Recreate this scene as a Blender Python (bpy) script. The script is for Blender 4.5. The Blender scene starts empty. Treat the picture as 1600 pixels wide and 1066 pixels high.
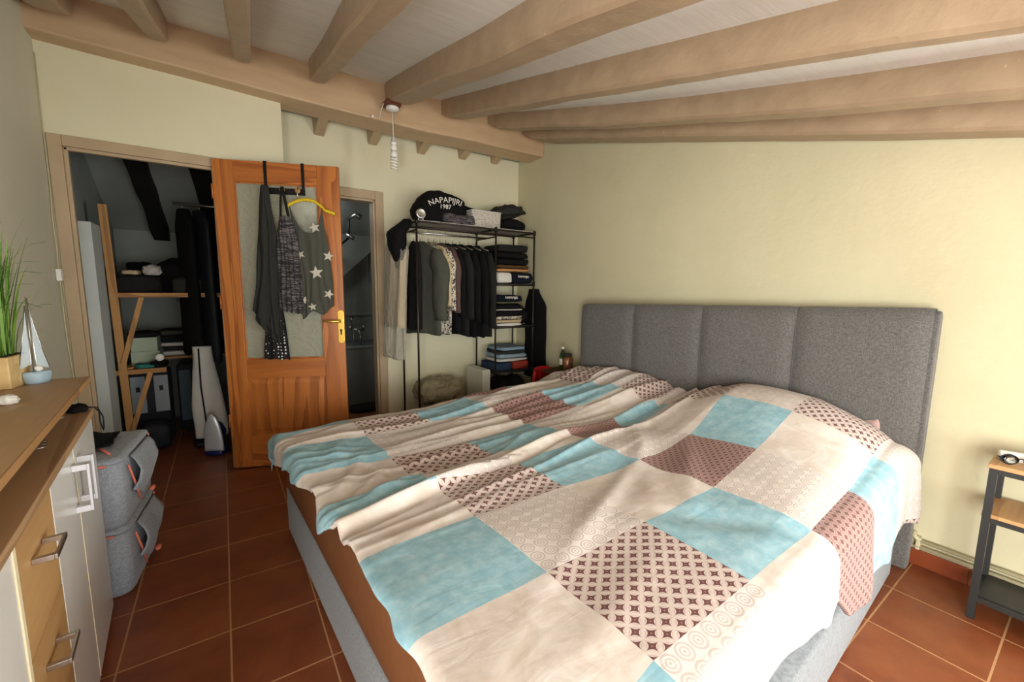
import bpy, bmesh, math, random
from mathutils import Vector, Matrix, noise
PI = math.pi
C = bpy.context.scene.collection
random.seed(7)
def lin(c):
    return tuple(((x/255)/12.92 if x/255 <= .04045 else ((x/255+.055)/1.055)**2.4) for x in c)
def nz(x, y, z=0.0): return noise.noise(Vector((x, y, z)))
# ------------------------------------------------------------------ materials
class NT:
    def __init__(s, name):
        s.m = bpy.data.materials.new(name); s.m.use_nodes = True
        s.t = s.m.node_tree; s.t.nodes.clear()
        s.out = s.t.nodes.new('ShaderNodeOutputMaterial')
        s.b = s.t.nodes.new('ShaderNodeBsdfPrincipled'); s.l(s.b.outputs[0], s.out.inputs[0])
    def n(s, k, **kw):
        o = s.t.nodes.new(k)
        for a, v in kw.items(): setattr(o, a, v)
        return o
    def l(s, a, b): s.t.links.new(a, b)
    def math(s, op, a, b=None, c=None, clamp=False):
        o = s.n('ShaderNodeMath', operation=op, use_clamp=clamp)
        for i, v in enumerate((a, b, c)):
            if v is None: continue
            if isinstance(v, (int, float)): o.inputs[i].default_value = v
            else: s.l(v, o.inputs[i])
        return o.outputs[0]
    def mix(s, f, a, b, bt='MIX'):
        o = s.n('ShaderNodeMix', data_type='RGBA', blend_type=bt)
        if isinstance(f, (int, float)): o.inputs[0].default_value = f
        else: s.l(f, o.inputs[0])
        for i, v in ((6, a), (7, b)):
            if isinstance(v, tuple): o.inputs[i].default_value = (*v[:3], 1)
            else: s.l(v, o.inputs[i])
        return o.outputs[2]
    def noise(s, vec, scale, detail=4, rough=.55, dist=0):
        o = s.n('ShaderNodeTexNoise'); o.inputs['Scale'].default_value = scale; o.inputs['Detail'].default_value = detail
        o.inputs['Roughness'].default_value = rough; o.inputs['Distortion'].default_value = dist
        s.l(vec, o.inputs['Vector']); return o.outputs[0]
    def coord(s, which='Object', scale=(1, 1, 1), rot=(0, 0, 0), loc=(0, 0, 0)):
        t = s.n('ShaderNodeTexCoord'); m = s.n('ShaderNodeMapping')
        m.inputs['Scale'].default_value = scale; m.inputs['Rotation'].default_value = rot; m.inputs['Location'].default_value = loc
        s.l(t.outputs[which], m.inputs[0]); return m.outputs[0]
    def ramp(s, f, stops):
        o = s.n('ShaderNodeValToRGB'); e = o.color_ramp.elements
        while len(e) < len(stops): e.new(.5)
        for x, (p, c) in zip(e, stops): x.position = p; x.color = (*c[:3], 1)
        s.l(f, o.inputs[0]); return o.outputs[0]
    def bump(s, h, strength, dist=.01):
        o = s.n('ShaderNodeBump'); o.inputs['Strength'].default_value = strength; o.inputs['Distance'].default_value = dist
        s.l(h, o.inputs['Height']); s.l(o.outputs[0], s.b.inputs['Normal'])
    def set(s, **kw):
        for k, v in kw.items():
            k = k.replace('_', ' ')
            i = s.b.inputs[k]
            if hasattr(v, 'is_output'): s.l(v, i)
            elif isinstance(v, tuple): i.default_value = (*v[:3], 1)
            else: i.default_value = v
def M(name, col, rough=.7, metal=0, var=.12, vs=6, bump=0, bs=60, stretch=(1, 1, 1), col2=None, sheen=0, spec=.5):
    t = NT(name); a = lin(col); b = lin(col2) if col2 else tuple(x*(1-var*1.6) for x in a)
    co = t.coord(scale=stretch)
    f = t.noise(co, vs, 5)
    t.set(Base_Color=t.ramp(f, [(.32, b), (.68, a)]), Roughness=rough, Metallic=metal)
    t.b.inputs['Specular IOR Level'].default_value = spec
    if sheen: t.b.inputs['Sheen Weight'].default_value = sheen
    if bump: t.bump(t.noise(co, bs, 3), bump, .004)
    return t.m
def fabric(name, col, col2=None, rough=.9, weave=420, fold=.35, fs=9, var=.2):
    t = NT(name); a = lin(col); b = lin(col2) if col2 else tuple(x*(1-var) for x in a)
    co = t.coord(); w = t.noise(co, weave, 2); f = t.noise(co, 14, 4)
    c = t.mix(w, b, a); t.set(Base_Color=t.mix(t.math('MULTIPLY', f, .4), c, b), Roughness=rough)
    t.b.inputs['Specular IOR Level'].default_value = .15
    h = t.math('ADD', t.math('MULTIPLY', w, .12), t.noise(co, fs, 3, .5, .6))
    t.bump(h, fold, .03); return t.m
def wood(name, light, dark, axis='Z', scale=1.0, rough=.45, rings=7, coat=0):
    t = NT(name); st = {'X': (.6, 9, 9), 'Y': (9, .6, 9), 'Z': (9, 9, .6)}[axis]
    co = t.coord(scale=tuple(x*scale for x in st)); base = t.coord(scale=tuple(x*scale*.33 for x in st))
    d = t.noise(base, 1.6, 3, .5, .8); w = t.math('FRACT', t.math('MULTIPLY', d, rings))
    w = t.math('POWER', w, 2.0); f = t.noise(co, 9, 6, .7)
    g = t.math('ADD', t.math('MULTIPLY', w, .42), t.math('MULTIPLY', f, .50))
    t.set(Base_Color=t.ramp(g, [(.2, lin(light)), (.85, lin(dark))]), Roughness=rough)
    if coat: t.b.inputs['Coat Weight'].default_value = coat; t.b.inputs['Coat Roughness'].default_value = .25
    t.bump(g, .12, .003); return t.m
m = {}
def plaster(name, c, c2, bump=.25):
    t = NT(name); co = t.coord(); f = t.noise(co, 1.7, 5, .6); g = t.noise(co, 22, 5, .6)
    t.set(Base_Color=t.ramp(f, [(.3, lin(c2)), (.7, lin(c))]), Roughness=.75); t.b.inputs['Specular IOR Level'].default_value = .25
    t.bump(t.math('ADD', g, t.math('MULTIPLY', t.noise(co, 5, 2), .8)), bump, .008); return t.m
m['cream'] = plaster('cream_wall_paint', (225, 219, 189), (218, 211, 180))
m['cream_r'] = plaster('cream_wall_paint_warm', (212, 205, 172), (203, 195, 161))
m['cream_l'] = plaster('shaded_cream_wall_paint', (214, 210, 190), (207, 203, 182))  # same cream greyed, the left wall's shade put into the colour
m['white_wall'] = plaster('white_wall_paint', (205, 208, 203), (186, 190, 186))
m['closet_wall'] = plaster('closet_shaded_white_paint', (158, 162, 156), (140, 145, 140))  # white walls greyed, dim closet light put into the colour
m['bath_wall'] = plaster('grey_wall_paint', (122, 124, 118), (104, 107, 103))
def ceil_mat():
    t = NT('white_ceiling_boards'); co = t.coord(scale=(.35, 4, 1)); f = t.noise(co, 7, 6, .65)
    c2 = t.coord(); s = t.n('ShaderNodeSeparateXYZ'); t.l(c2, s.inputs[0])
    y = t.math('ADD', s.outputs[1], t.math('MULTIPLY', t.noise(c2, 2.2, 2), .05))
    q = t.math('ABSOLUTE', t.math('SUBTRACT', t.math('FRACT', t.math('MULTIPLY', y, 3.1)), .5))
    seam = t.math('LESS_THAN', q, .012)
    c = t.ramp(f, [(.3, lin((236, 237, 232))), (.7, lin((247, 248, 244)))])
    t.set(Base_Color=t.mix(t.math('MULTIPLY', seam, .6), c, lin((240, 236, 222))), Roughness=.8)
    t.bump(t.math('ADD', f, t.math('MULTIPLY', seam, 1.2)), .35, .006); return t.m
m['ceil'] = ceil_mat()
def beam_mat():
    t = NT('taupe_painted_beam'); co = t.coord(scale=(4, 1.3, 2)); f = t.noise(co, 6, 6, .6); c2 = t.coord(); g = t.noise(c2, 9, 4)
    k = t.noise(c2, 30, 3)
    chip = t.math('GREATER_THAN', k, .74)
    c = t.ramp(t.math('ADD', t.math('MULTIPLY', f, .4), t.math('MULTIPLY', g, .6)), [(.35, lin((160, 136, 110))), (.65, lin((176, 152, 124)))])
    t.set(Base_Color=t.mix(t.math('MULTIPLY', chip, .5), c, lin((214, 190, 150))), Roughness=.42)
    t.bump(t.math('ADD', t.math('MULTIPLY', f, .3), t.math('ADD', g, t.math('MULTIPLY', k, .3))), .45, .010); return t.m
m['beam'] = beam_mat()
m['ridge'] = M('tan_painted_ridge', (200, 170, 136), .45, var=.06, vs=3, bump=.25, bs=16, stretch=(1, 5, 5), col2=(188, 158, 124))
m['trimp'] = M('taupe_painted_trim', (186, 162, 130), .5, var=.08, bump=.15, bs=18)
m['black_beam'] = M('black_rough_beam', (16, 14, 14), .8, bump=.6, bs=14)
def tile_mat(name, grout=True):
    t = NT(name); tc = t.n('ShaderNodeTexCoord'); s = t.n('ShaderNodeSeparateXYZ'); t.l(tc.outputs['UV'], s.inputs[0])
    g = []; cell = []
    for i in (0, 1):
        fr = t.math('FRACT', s.outputs[i]); a = t.math('ABSOLUTE', t.math('SUBTRACT', fr, .5)); g.append(t.math('GREATER_THAN', a, .4905))
        cell.append(t.math('FLOOR', s.outputs[i]))
    gr = t.math('MAXIMUM', g[0], g[1])
    cv = t.n('ShaderNodeCombineXYZ'); t.l(cell[0], cv.inputs[0]); t.l(cell[1], cv.inputs[1])
    wn = t.n('ShaderNodeTexWhiteNoise', noise_dimensions='2D'); t.l(cv.outputs[0], wn.inputs[0])
    co = t.coord(); f = t.noise(co, 5, 5, .6); f2 = t.noise(co, 40, 3)
    c = t.ramp(f, [(.3, lin((112, 58, 32))), (.5, lin((134, 72, 40))), (.72, lin((150, 87, 50)))])
    c = t.mix(t.math('MULTIPLY', wn.outputs[0], .35), c, lin((108, 52, 30)))
    c = t.mix(t.math('MULTIPLY', gr, .85), c, lin((186, 140, 96)))
    t.set(Base_Color=c, Roughness=t.math('ADD', t.math('MULTIPLY', gr, .35), t.math('ADD', t.math('MULTIPLY', f, .2), .26)))
    t.bump(t.math('SUBTRACT', t.math('MULTIPLY', f2, .15), gr), .35, .004); return t.m
m['tile'] = tile_mat('terracotta_tiles')
m['skirt'] = M('terracotta_skirting', (140, 66, 34), .35, var=.15, vs=5)
m['dwood_v'] = wood('orange_pine_upright', (196, 118, 52), (128, 62, 22), 'Z', 1.1, .38, 6, .3)
m['dwood_h'] = wood('orange_pine_rail', (194, 115, 50), (126, 60, 22), 'X', 1.1, .38, 6, .3)
m['oak'] = wood('oak_effect_board', (196, 152, 100), (150, 108, 66), 'X', .8, .5, 5)
m['oakdark'] = wood('brown_oak_worktop', (184, 148, 110), (148, 114, 80), 'X', .8, .5, 4)
m['oakv'] = wood('oak_effect_front', (202, 160, 106), (158, 116, 70), 'X', .9, .5, 5)
m['palewood'] = wood('pale_pine', (226, 196, 140), (200, 164, 106), 'X', 1.6, .6, 4)
m['rackwood'] = wood('raw_pine_slat', (188, 140, 84), (140, 94, 50), 'Z', 1, .7, 4)
m['rackwoodh'] = wood('raw_pine_slat_flat', (188, 138, 82), (136, 90, 48), 'X', 1, .7, 4)
m['white'] = M('white_laminate', (228, 226, 220), .28, var=.02)
m['edge'] = M('cream_edge', (238, 226, 190), .5, var=.03)
m['wplastic'] = M('white_plastic', (236, 234, 228), .35, var=.03)
m['chrome'] = M('brushed_steel', (190, 188, 184), .28, 1, var=.05)
m['satin'] = M('white_satin_metal', (225, 228, 235), .3, .3, var=.03)
m['brass'] = M('gold_brass', (235, 195, 95), .25, .9, var=.08)
m['blackm'] = M('black_metal', (24, 23, 23), .4, .4, var=.1)
m['bronze'] = M('dark_rack_tube', (58, 48, 42), .4, .5, var=.1)
m['greym'] = M('dark_grey_frame', (46, 46, 45), .45, .3, var=.08)
m['pipe'] = M('cream_painted_pipe', (206, 196, 158), .4, var=.05)
m['redwood'] = M('dark_red_wood', (110, 50, 34), .5)
def hb_mat(name, a, b):
    t = NT(name); c1 = t.coord(scale=(1, 1, .15)); c2 = t.coord(scale=(.15, .15, 1)); c3 = t.coord()
    f = t.math('ADD', t.math('MULTIPLY', t.noise(c1, 480, 2), .5), t.math('MULTIPLY', t.noise(c2, 480, 2), .5))
    t.set(Base_Color=t.ramp(f, [(.4, lin(b)), (.6, lin(a))]), Roughness=.95); t.b.inputs['Specular IOR Level'].default_value = .1
    t.b.inputs['Sheen Weight'].default_value = .15
    t.bump(f, .35, .003); return t.m
m['hb'] = hb_mat('grey_woven_upholstery', (116, 113, 110), (84, 82, 80))
m['base'] = hb_mat('light_grey_woven_upholstery', (142, 145, 148), (116, 119, 123))
m['piping'] = M('grey_piping', (96, 95, 94), .9)
m['sheet'] = fabric('brown_satin_sheet', (134, 88, 58), (118, 76, 48), .45, 300, .25, 5)
m['boxfab'] = hb_mat('grey_felt', (166, 172, 180), (132, 138, 146))
m['coral'] = M('coral_zip', (238, 128, 104), .6)
def duvet_mat(name='patchwork_cotton', dens=1.0):
    t = NT(name); tc = t.n('ShaderNodeTexCoord'); s = t.n('ShaderNodeSeparateXYZ'); t.l(tc.outputs['UV'], s.inputs[0])
    U, V = s.outputs[0], s.outputs[1]; co = t.coord()
    cu = t.math('FLOOR', U); cv = t.math('FLOOR', V); fu = t.math('FRACT', U); fv = t.math('FRACT', V)
    odd = t.math('FLOORED_MODULO', cu, 2.0)
    sh = t.math('FLOORED_MODULO', t.math('FLOOR', t.math('MULTIPLY', t.math('ADD', cu, 1.0), .5)), 2.0)
    par = t.math('FLOORED_MODULO', t.math('ADD', cv, sh), 2.0)        # 0 = accent patch
    wn = t.n('ShaderNodeTexWhiteNoise', noise_dimensions='2D')
    cc = t.n('ShaderNodeCombineXYZ'); t.l(cu, cc.inputs[0]); t.l(cv, cc.inputs[1]); t.l(cc.outputs[0], wn.inputs[0])
    rnd = wn.outputs[0]
    n1 = t.noise(co, 26, 4, .6); n2 = t.noise(co, 70, 3); n3 = t.noise(co, 9, 4, .6, 1.2)
    blue = t.ramp(n1, [(.36, lin((136, 178, 192))), (.5, lin((149, 188, 200))), (.68, lin((168, 200, 209)))])
    cream = t.ramp(n3, [(.35, lin((208, 194, 182))), (.65, lin((224, 215, 208)))])
    beige = t.ramp(n1, [(.4, lin((196, 181, 170))), (.62, lin((214, 202, 192)))])
    # stars: astroids on a diagonal lattice
    def cellxy(k, diag):
        a, b = t.math('MULTIPLY', fu, k), t.math('MULTIPLY', fv, k)
        if diag:
            a2 = t.math('MULTIPLY', t.math('ADD', a, b), .5); b2 = t.math('MULTIPLY', t.math('SUBTRACT', a, b), .5)
            p = t.math('SUBTRACT', t.math('FRACT', a2), .5); q = t.math('SUBTRACT', t.math('FRACT', b2), .5)
            return t.math('ADD', p, q), t.math('SUBTRACT', p, q), p, q
        p = t.math('SUBTRACT', t.math('FRACT', a), .5); q = t.math('SUBTRACT', t.math('FRACT', b), .5)
        return p, q, p, q
    def star(k, w):
        x, y, p, q = cellxy(k, True)
        ax = t.math('SQRT', t.math('ABSOLUTE', x)); ay = t.math('SQRT', t.math('ABSOLUTE', y))
        st = t.math('LESS_THAN', t.math('ADD', ax, ay), w)
        r = t.math('SQRT', t.math('ADD', t.math('MULTIPLY', x, x), t.math('MULTIPLY', y, y)))
        dot = t.math('LESS_THAN', r, .08)
        # lens outlines between stars
        e = t.math('ABSOLUTE', t.math('SUBTRACT', r, .5)); ring = t.math('LESS_THAN', e, .05)
        return st, dot, ring
    st, dot, ring = star(15, .95)
    base_b = t.mix(t.math('MULTIPLY', ring, .5), t.mix(n2, lin((196, 178, 170)), lin((214, 198, 190))), lin((166, 148, 141)))
    browA = t.mix(t.math('MULTIPLY', dot, .6), t.mix(st, base_b, lin((106, 66, 62))), lin((176, 150, 140)))
    st2, dot2, ring2 = star(20, 1.02)
    browB = t.mix(t.math('MULTIPLY', ring2, .5), t.mix(st2, lin((158, 124, 117)), lin((112, 76, 72))), lin((196, 176, 168)))
    dense = t.math('GREATER_THAN', t.math('MULTIPLY', cu, 1.0), 2.5)
    dense = t.math('MULTIPLY', dense, t.math('LESS_THAN', cu, 4.5))
    brown = t.mix(dense, browA, browB)
    # concentric circles
    x, y, _, _ = cellxy(8, False); r = t.math('SQRT', t.math('ADD', t.math('MULTIPLY', x, x), t.math('MULTIPLY', y, y)))
    r1 = t.math('LESS_THAN', t.math('ABSOLUTE', t.math('SUBTRACT', r, .30)), .045)
    r2 = t.math('LESS_THAN', t.math('ABSOLUTE', t.math('SUBTRACT', r, .12)), .045)
    r3 = t.math('GREATER_THAN', r, .46)
    rr = t.math('MAXIMUM', t.math('MAXIMUM', r1, r2), r3)
    lace = t.mix(t.math('MULTIPLY', rr, .75), t.mix(n1, lin((192, 178, 171)), lin((204, 193, 188))), lin((230, 221, 214)))
    third = t.math('GREATER_THAN', rnd, .72); lace = t.mix(t.math('MULTIPLY', third, .6), lace, beige)
    acc = t.mix(odd, blue, brown); pl = t.mix(odd, cream, lace)
    c = t.mix(par, acc, pl)
    t.set(Base_Color=c, Roughness=.9); t.b.inputs['Specular IOR Level'].default_value = .12; t.b.inputs['Sheen Weight'].default_value = .1
    cf = t.coord(scale=(3, 9, 3))
    h = t.math('ADD', t.math('MULTIPLY', n2, .05), t.math('ADD', t.math('MULTIPLY', t.noise(cf, 2.2, 3, .5, .9), .7), t.math('MULTIPLY', n3, .25)))
    t.bump(h, .2, .015); return t.m
m['duvet'] = duvet_mat()
def glass_mat(name, col=(240, 245, 245), rough=.02, bump=0, ior=1.45):
    t = NT(name); t.set(Base_Color=lin(col), Roughness=rough, IOR=ior); t.b.inputs['Transmission Weight'].default_value = .62 if bump else 1
    if bump:
        co = t.coord(); t.bump(t.math('ADD', t.noise(co, 9, 2, .5, 2), t.math('MULTIPLY', t.noise(co, 40, 2), .3)), bump, .02)
    return t.m
m['pane'] = glass_mat('crinkled_glass', (214, 214, 196), .42, .6, 1.2)
m['glass'] = glass_mat('clear_glass')
m['greenglass'] = glass_mat('green_bottle_plastic', (90, 170, 90), .05)
def film_mat():
    t = NT('clear_plastic_film'); tr = t.n('ShaderNodeBsdfTransparent'); mx = t.n('ShaderNodeMixShader')
    t.set(Base_Color=lin((225, 220, 205)), Roughness=.18); co = t.coord(scale=(1, 1, .4)); t.bump(t.noise(co, 14, 4, .6, 1.5), 1, .05)
    lw = t.n('ShaderNodeLayerWeight'); lw.inputs[0].default_value = .35
    t.l(t.math('ADD', t.math('MULTIPLY', lw.outputs[1], .55), .22, clamp=True), mx.inputs[0])
    t.l(tr.outputs[0], mx.inputs[1]); t.l(t.b.outputs[0], mx.inputs[2]); t.l(mx.outputs[0], t.out.inputs[0]); return t.m
m['film'] = film_mat()
def sail_mat():
    t = NT('thin_clear_sail'); tr = t.n('ShaderNodeBsdfTransparent'); mx = t.n('ShaderNodeMixShader'); mx.inputs[0].default_value = .22
    tr.inputs[0].default_value = (.86, .9, .92, 1); t.set(Base_Color=lin((190, 205, 215)), Roughness=.1); t.l(tr.outputs[0], mx.inputs[1]); t.l(t.b.outputs[0], mx.inputs[2]); t.l(mx.outputs[0], t.out.inputs[0]); return t.m
m['sail'] = sail_mat()
m['leaf'] = M('grass_green', (120, 158, 52), .5, var=.35, vs=12, col2=(70, 112, 28))
m['black_f'] = fabric('black_cotton', (26, 24, 25), (16, 15, 16), fold=.6)
m['navy_f'] = fabric('navy_cotton', (24, 27, 42), (16, 18, 30), fold=.5)
m['grey_f'] = fabric('grey_green_cloth', (88, 88, 78), (70, 71, 64), fold=.5)
m['dgrey_f'] = fabric('dark_grey_cloth', (58, 58, 54), (44, 44, 42), fold=.6)
m['char_f'] = fabric('charcoal_cloth', (44, 42, 40), (30, 29, 29), fold=.6)
m['beige_f'] = fabric('beige_cloth', (206, 184, 146), (180, 158, 122), fold=.5)
m['white_f'] = fabric('white_cloth', (226, 222, 214), (206, 202, 196), fold=.5)
m['brown_f'] = fabric('brown_cloth', (96, 70, 44), (76, 54, 34), fold=.5)
m['mauve_pale'] = fabric('pale_pink_cotton', (196, 170, 164), (168, 138, 132), fold=.5)
m['mauve_f'] = fabric('mauve_cloth', (104, 84, 78), (84, 66, 62), fold=.5)
m['orange_f'] = fabric('sand_orange_cloth', (206, 156, 104), (180, 130, 84), fold=.5)
m['red_f'] = fabric('red_cloth', (176, 74, 60), (150, 56, 46), fold=.5)
m['denim_f'] = fabric('denim_cloth', (58, 72, 98), (44, 56, 80), fold=.5)
m['pblue_f'] = fabric('pale_blue_cloth', (156, 176, 190), (128, 150, 168), fold=.5)
m['teal_f'] = fabric('teal_cloth', (70, 150, 140), (48, 120, 112), fold=.5)
m['green_f'] = fabric('khaki_cloth', (112, 112, 84), (90, 90, 66), fold=.5)
def pattern_fab(name, base, fg, scale, thr, stretch=(1, 1, 1), kind='noise', dist=1.5):
    t = NT(name); co = t.coord(scale=stretch)
    if kind == 'noise': f = t.noise(co, scale, 2, .5, dist)
    elif kind == 'vor':
        v = t.n('ShaderNodeTexVoronoi'); v.inputs['Scale'].default_value = scale; v.inputs['Randomness'].default_value = .35; t.l(co, v.inputs[0]); f = t.math('SUBTRACT', 1.0, v.outputs[0])
    else:
        w = t.n('ShaderNodeTexWave', bands_direction='Y' if kind == 'wy' else ('Z' if kind == 'wz' else 'X')); w.inputs['Scale'].default_value = scale; t.l(co, w.inputs[0]); f = w.outputs[1]
    g = t.math('GREATER_THAN', f, thr)
    t.set(Base_Color=t.mix(g, lin(base), lin(fg)), Roughness=.9); t.bump(t.noise(t.coord(), 9, 3), .5, .03); return t.m
m['leopard'] = pattern_fab('leopard_print', (206, 196, 178), (34, 28, 26), 46, .54)
m['polka'] = pattern_fab('polka_dot_print', (18, 17, 19), (220, 216, 210), 46, .72, kind='vor')
m['space'] = pattern_fab('space_dye_knit', (40, 36, 38), (104, 98, 100), 30, .53, (.6, 1, 6), dist=.6)
m['stripe'] = pattern_fab('beige_striped', (204, 186, 150), (160, 140, 108), 22, .8, kind='wy')
m['basket'] = pattern_fab('patterned_grey_box', (196, 188, 176), (150, 142, 132), 70, .55, kind='vor')
m['starcol'] = M('pale_star_print', (196, 190, 174), .9, var=.04)
m['letter'] = M('white_lettering', (222, 216, 204), .8, var=.05)
m['yellow'] = M('yellow_plastic', (232, 200, 40), .4, var=.15, vs=60)
m['red'] = M('red_leatherette', (176, 22, 26), .4, var=.08)
m['grey_p'] = M('grey_case_shell', (152, 160, 166), .45, var=.05)
m['teal_p'] = M('dark_teal_case', (26, 52, 64), .5, var=.1)
m['dark_p'] = M('dark_case_fabric', (20, 24, 32), .7)
m['bluepl'] = M('deep_blue_plastic', (26, 34, 92), .35)
m['bluewhite'] = M('blue_white_base', (176, 200, 216), .4, var=.15, vs=20)
m['tissue'] = M('paper_white', (226, 226, 210), .7, var=.06)
m['boxgreen'] = M('pale_green_box', (178, 190, 166), .7, var=.06)
m['copper'] = M('amber_jar', (150, 96, 60), .25, .2, var=.5, vs=40)
m['tub'] = M('grey_tub', (120, 124, 122), .3, var=.04)
m['bulb'] = M('white_bulb_glass', (246, 244, 236), .25, var=.02)
m['khakibag'] = fabric('crumpled_khaki_plastic', (190, 178, 146), (120, 112, 84), .35, 60, 1.0, 16)
m['dark_room'] = M('dark_box_interior', (40, 38, 36), .8)
# ------------------------------------------------------------------ object helpers
LOC = {}
def thing(name, label, cat, loc=(0, 0, 0), rz=0, group=None, kind=None):
    o = bpy.data.objects.new(name, None); C.objects.link(o); o.location = loc; o.rotation_euler = (0, 0, rz)
    o.empty_display_size = .05; props(o, label, cat, group, kind)
    LOC[o.name] = Matrix.Translation(loc) @ Matrix.Rotation(rz, 4, 'Z'); return o
def props(o, label=None, cat=None, group=None, kind=None):
    if label: o['label'] = label
    if cat: o['category'] = cat
    if group: o['group'] = group
    if kind: o['kind'] = kind
    return o
def parts(name, bms, mat, parent, smooth=True, **k):
    return [obj(name, b, mat, parent, smooth, **k) for b in bms]
def obj(name, bm, mat, parent=None, smooth=True, local=None, bevel=0, sub=0, autos=None, solid=0):
    """link one mesh; coordinates are world ones unless local is set; they are stored relative to the thing"""
    me = bpy.data.meshes.new(name)
    if parent is not None and not local:
        bm.transform(LOC.get(root(parent).name, Matrix()).inverted())
    bmesh.ops.recalc_face_normals(bm, faces=bm.faces)
    bm.to_mesh(me); bm.free()
    o = bpy.data.objects.new(name, me); C.objects.link(o)
    for mm in (mat if isinstance(mat, (list, tuple)) else [mat]): me.materials.append(mm)
    if parent is not None: o.parent = parent
    if smooth: me.polygons.foreach_set('use_smooth', [True]*len(me.polygons))
    if solid:
        s = o.modifiers.new('s', 'SOLIDIFY'); s.thickness = solid; s.offset = 0
    if bevel:
        b = o.modifiers.new('b', 'BEVEL'); b.width = bevel; b.segments = 2; b.limit_method = 'ANGLE'; b.angle_limit = .6
        b.harden_normals = True
    if sub:
        s = o.modifiers.new('u', 'SUBSURF'); s.levels = sub; s.render_levels = sub
    return o
def root(o):
    while o.parent: o = o.parent
    return o
def tag(o, label, cat, group=None, kind=None): return props(o, label, cat, group, kind)
def struct(o, label=None):
    o['kind'] = 'structure'
    if label: o['label'] = label
    return o
NB = bmesh.new
def box(bm, x0, x1, y0, y1, z0, z1, mat=None):
    vs = [bm.verts.new(p) for p in ((x0, y0, z0), (x1, y0, z0), (x1, y1, z0), (x0, y1, z0), (x0, y0, z1), (x1, y0, z1), (x1, y1, z1), (x0, y1, z1))]
    fs = [bm.faces.new([vs[i] for i in f]) for f in ((0, 3, 2, 1), (4, 5, 6, 7), (0, 1, 5, 4), (1, 2, 6, 5), (2, 3, 7, 6), (3, 0, 4, 7))]
    if mat is not None:
        for f in fs: f.material_index = mat
    bm.normal_update(); return bm
def B(*a): return box(NB(), *a)
def loft(bm, rings, cap=True, close=True):
    R = [[bm.verts.new(p) for p in r] for r in rings]
    for a, b in zip(R, R[1:]):
        n = len(a)
        for i in range(n if close else n-1): bm.faces.new((a[i], a[(i+1) % n], b[(i+1) % n], b[i]))
    if cap and close:
        bm.faces.new(R[0][::-1]); bm.faces.new(R[-1])
    return bm
def tube(bm, pts, r, seg=10, cap=True):
    pts = [Vector(p) for p in pts]; rings = []
    up = None
    for i, p in enumerate(pts):
        d = (pts[min(i+1, len(pts)-1)]-pts[max(i-1, 0)]).normalized()
        if up is None: up = Vector((0, 0, 1)) if abs(d.z) < .9 else Vector((1, 0, 0))
        s = d.cross(up).normalized(); up = s.cross(d).normalized()
        rr = r[i] if isinstance(r, (list, tuple)) else r
        rings.append([p+s*math.cos(2*PI*k/seg)*rr+up*math.sin(2*PI*k/seg)*rr for k in range(seg)])
    return loft(bm, rings, cap)
def T(pts, r, seg=10): return tube(NB(), pts, r, seg)
def lathe(bm, c, prof, seg=24, axis='Z'):
    rings = []
    for r, h in prof:
        ring = []
        for k in range(seg):
            a = 2*PI*k/seg; x, y = math.cos(a)*max(r, 1e-4), math.sin(a)*max(r, 1e-4)
            p = {'Z': (x, y, h), 'X': (h, x, y), 'Y': (x, h, y)}[axis]
            ring.append((c[0]+p[0], c[1]+p[1], c[2]+p[2]))
        rings.append(ring)
    return loft(bm, rings)
def bar(bm, a, b, w, h, up=(0, 0, 1)):
    a, b = Vector(a), Vector(b); d = (b-a).normalized(); s = d.cross(Vector(up)).normalized(); u = s.cross(d)
    return loft(bm, [[p+s*w/2*i+u*h/2*j for i, j in ((-1, -1), (1, -1), (1, 1), (-1, 1))] for p in (a, b)])
def BAR(a, b, w, h, up=(0, 0, 1)): return bar(NB(), a, b, w, h, up)
def prism(bm, outline, y0, y1, axis='Y'):
    """extrude a 2-D outline (x,z) between y0 and y1"""
    f = {'Y': lambda p, q: (p[0], q, p[1]), 'X': lambda p, q: (q, p[0], p[1]), 'Z': lambda p, q: (p[0], p[1], q)}[axis]
    return loft(bm, [[f(p, y0) for p in outline], [f(p, y1) for p in outline]])
def rbox(bm, cx, cy, z0, sx, sy, sz, e=.25, seg=28, rows=12, amp=0, seed=0, rz=0, nf=6, sag=0, flat=True):
    """rounded soft box (superellipsoid-like) with wrinkles; bottom at z0"""
    rings = []; c, s = math.cos(rz), math.sin(rz)
    for j in range(rows+1):
        t = -PI/2+PI*j/rows; ct, stn = math.cos(t), math.sin(t)
        rr = abs(ct)**e; zz = math.copysign(abs(stn)**e, stn)
        ring = []
        for k in range(seg):
            a = 2*PI*k/seg; ca, sa = math.cos(a), math.sin(a)
            x = math.copysign(abs(ca)**e, ca)*rr; y = math.copysign(abs(sa)**e, sa)*rr
            n = nz(x*nf*.3+seed, y*nf*.3, zz*nf*.3+seed*1.7)*amp; n += nz(x*nf+seed, y*nf, zz*nf)*amp*.4
            X, Y = x*(sx/2+n), y*(sy/2+n); Z = z0+sz/2+zz*(sz/2+n*.6)-sag*(x*x)*(.5+.5*zz)
            if flat: Z = max(Z, z0)
            ring.append((cx+X*c-Y*s, cy+X*s+Y*c, Z))
        rings.append(ring)
    return loft(bm, rings)
def RB(*a, **k): return rbox(NB(), *a, **k)
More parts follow.
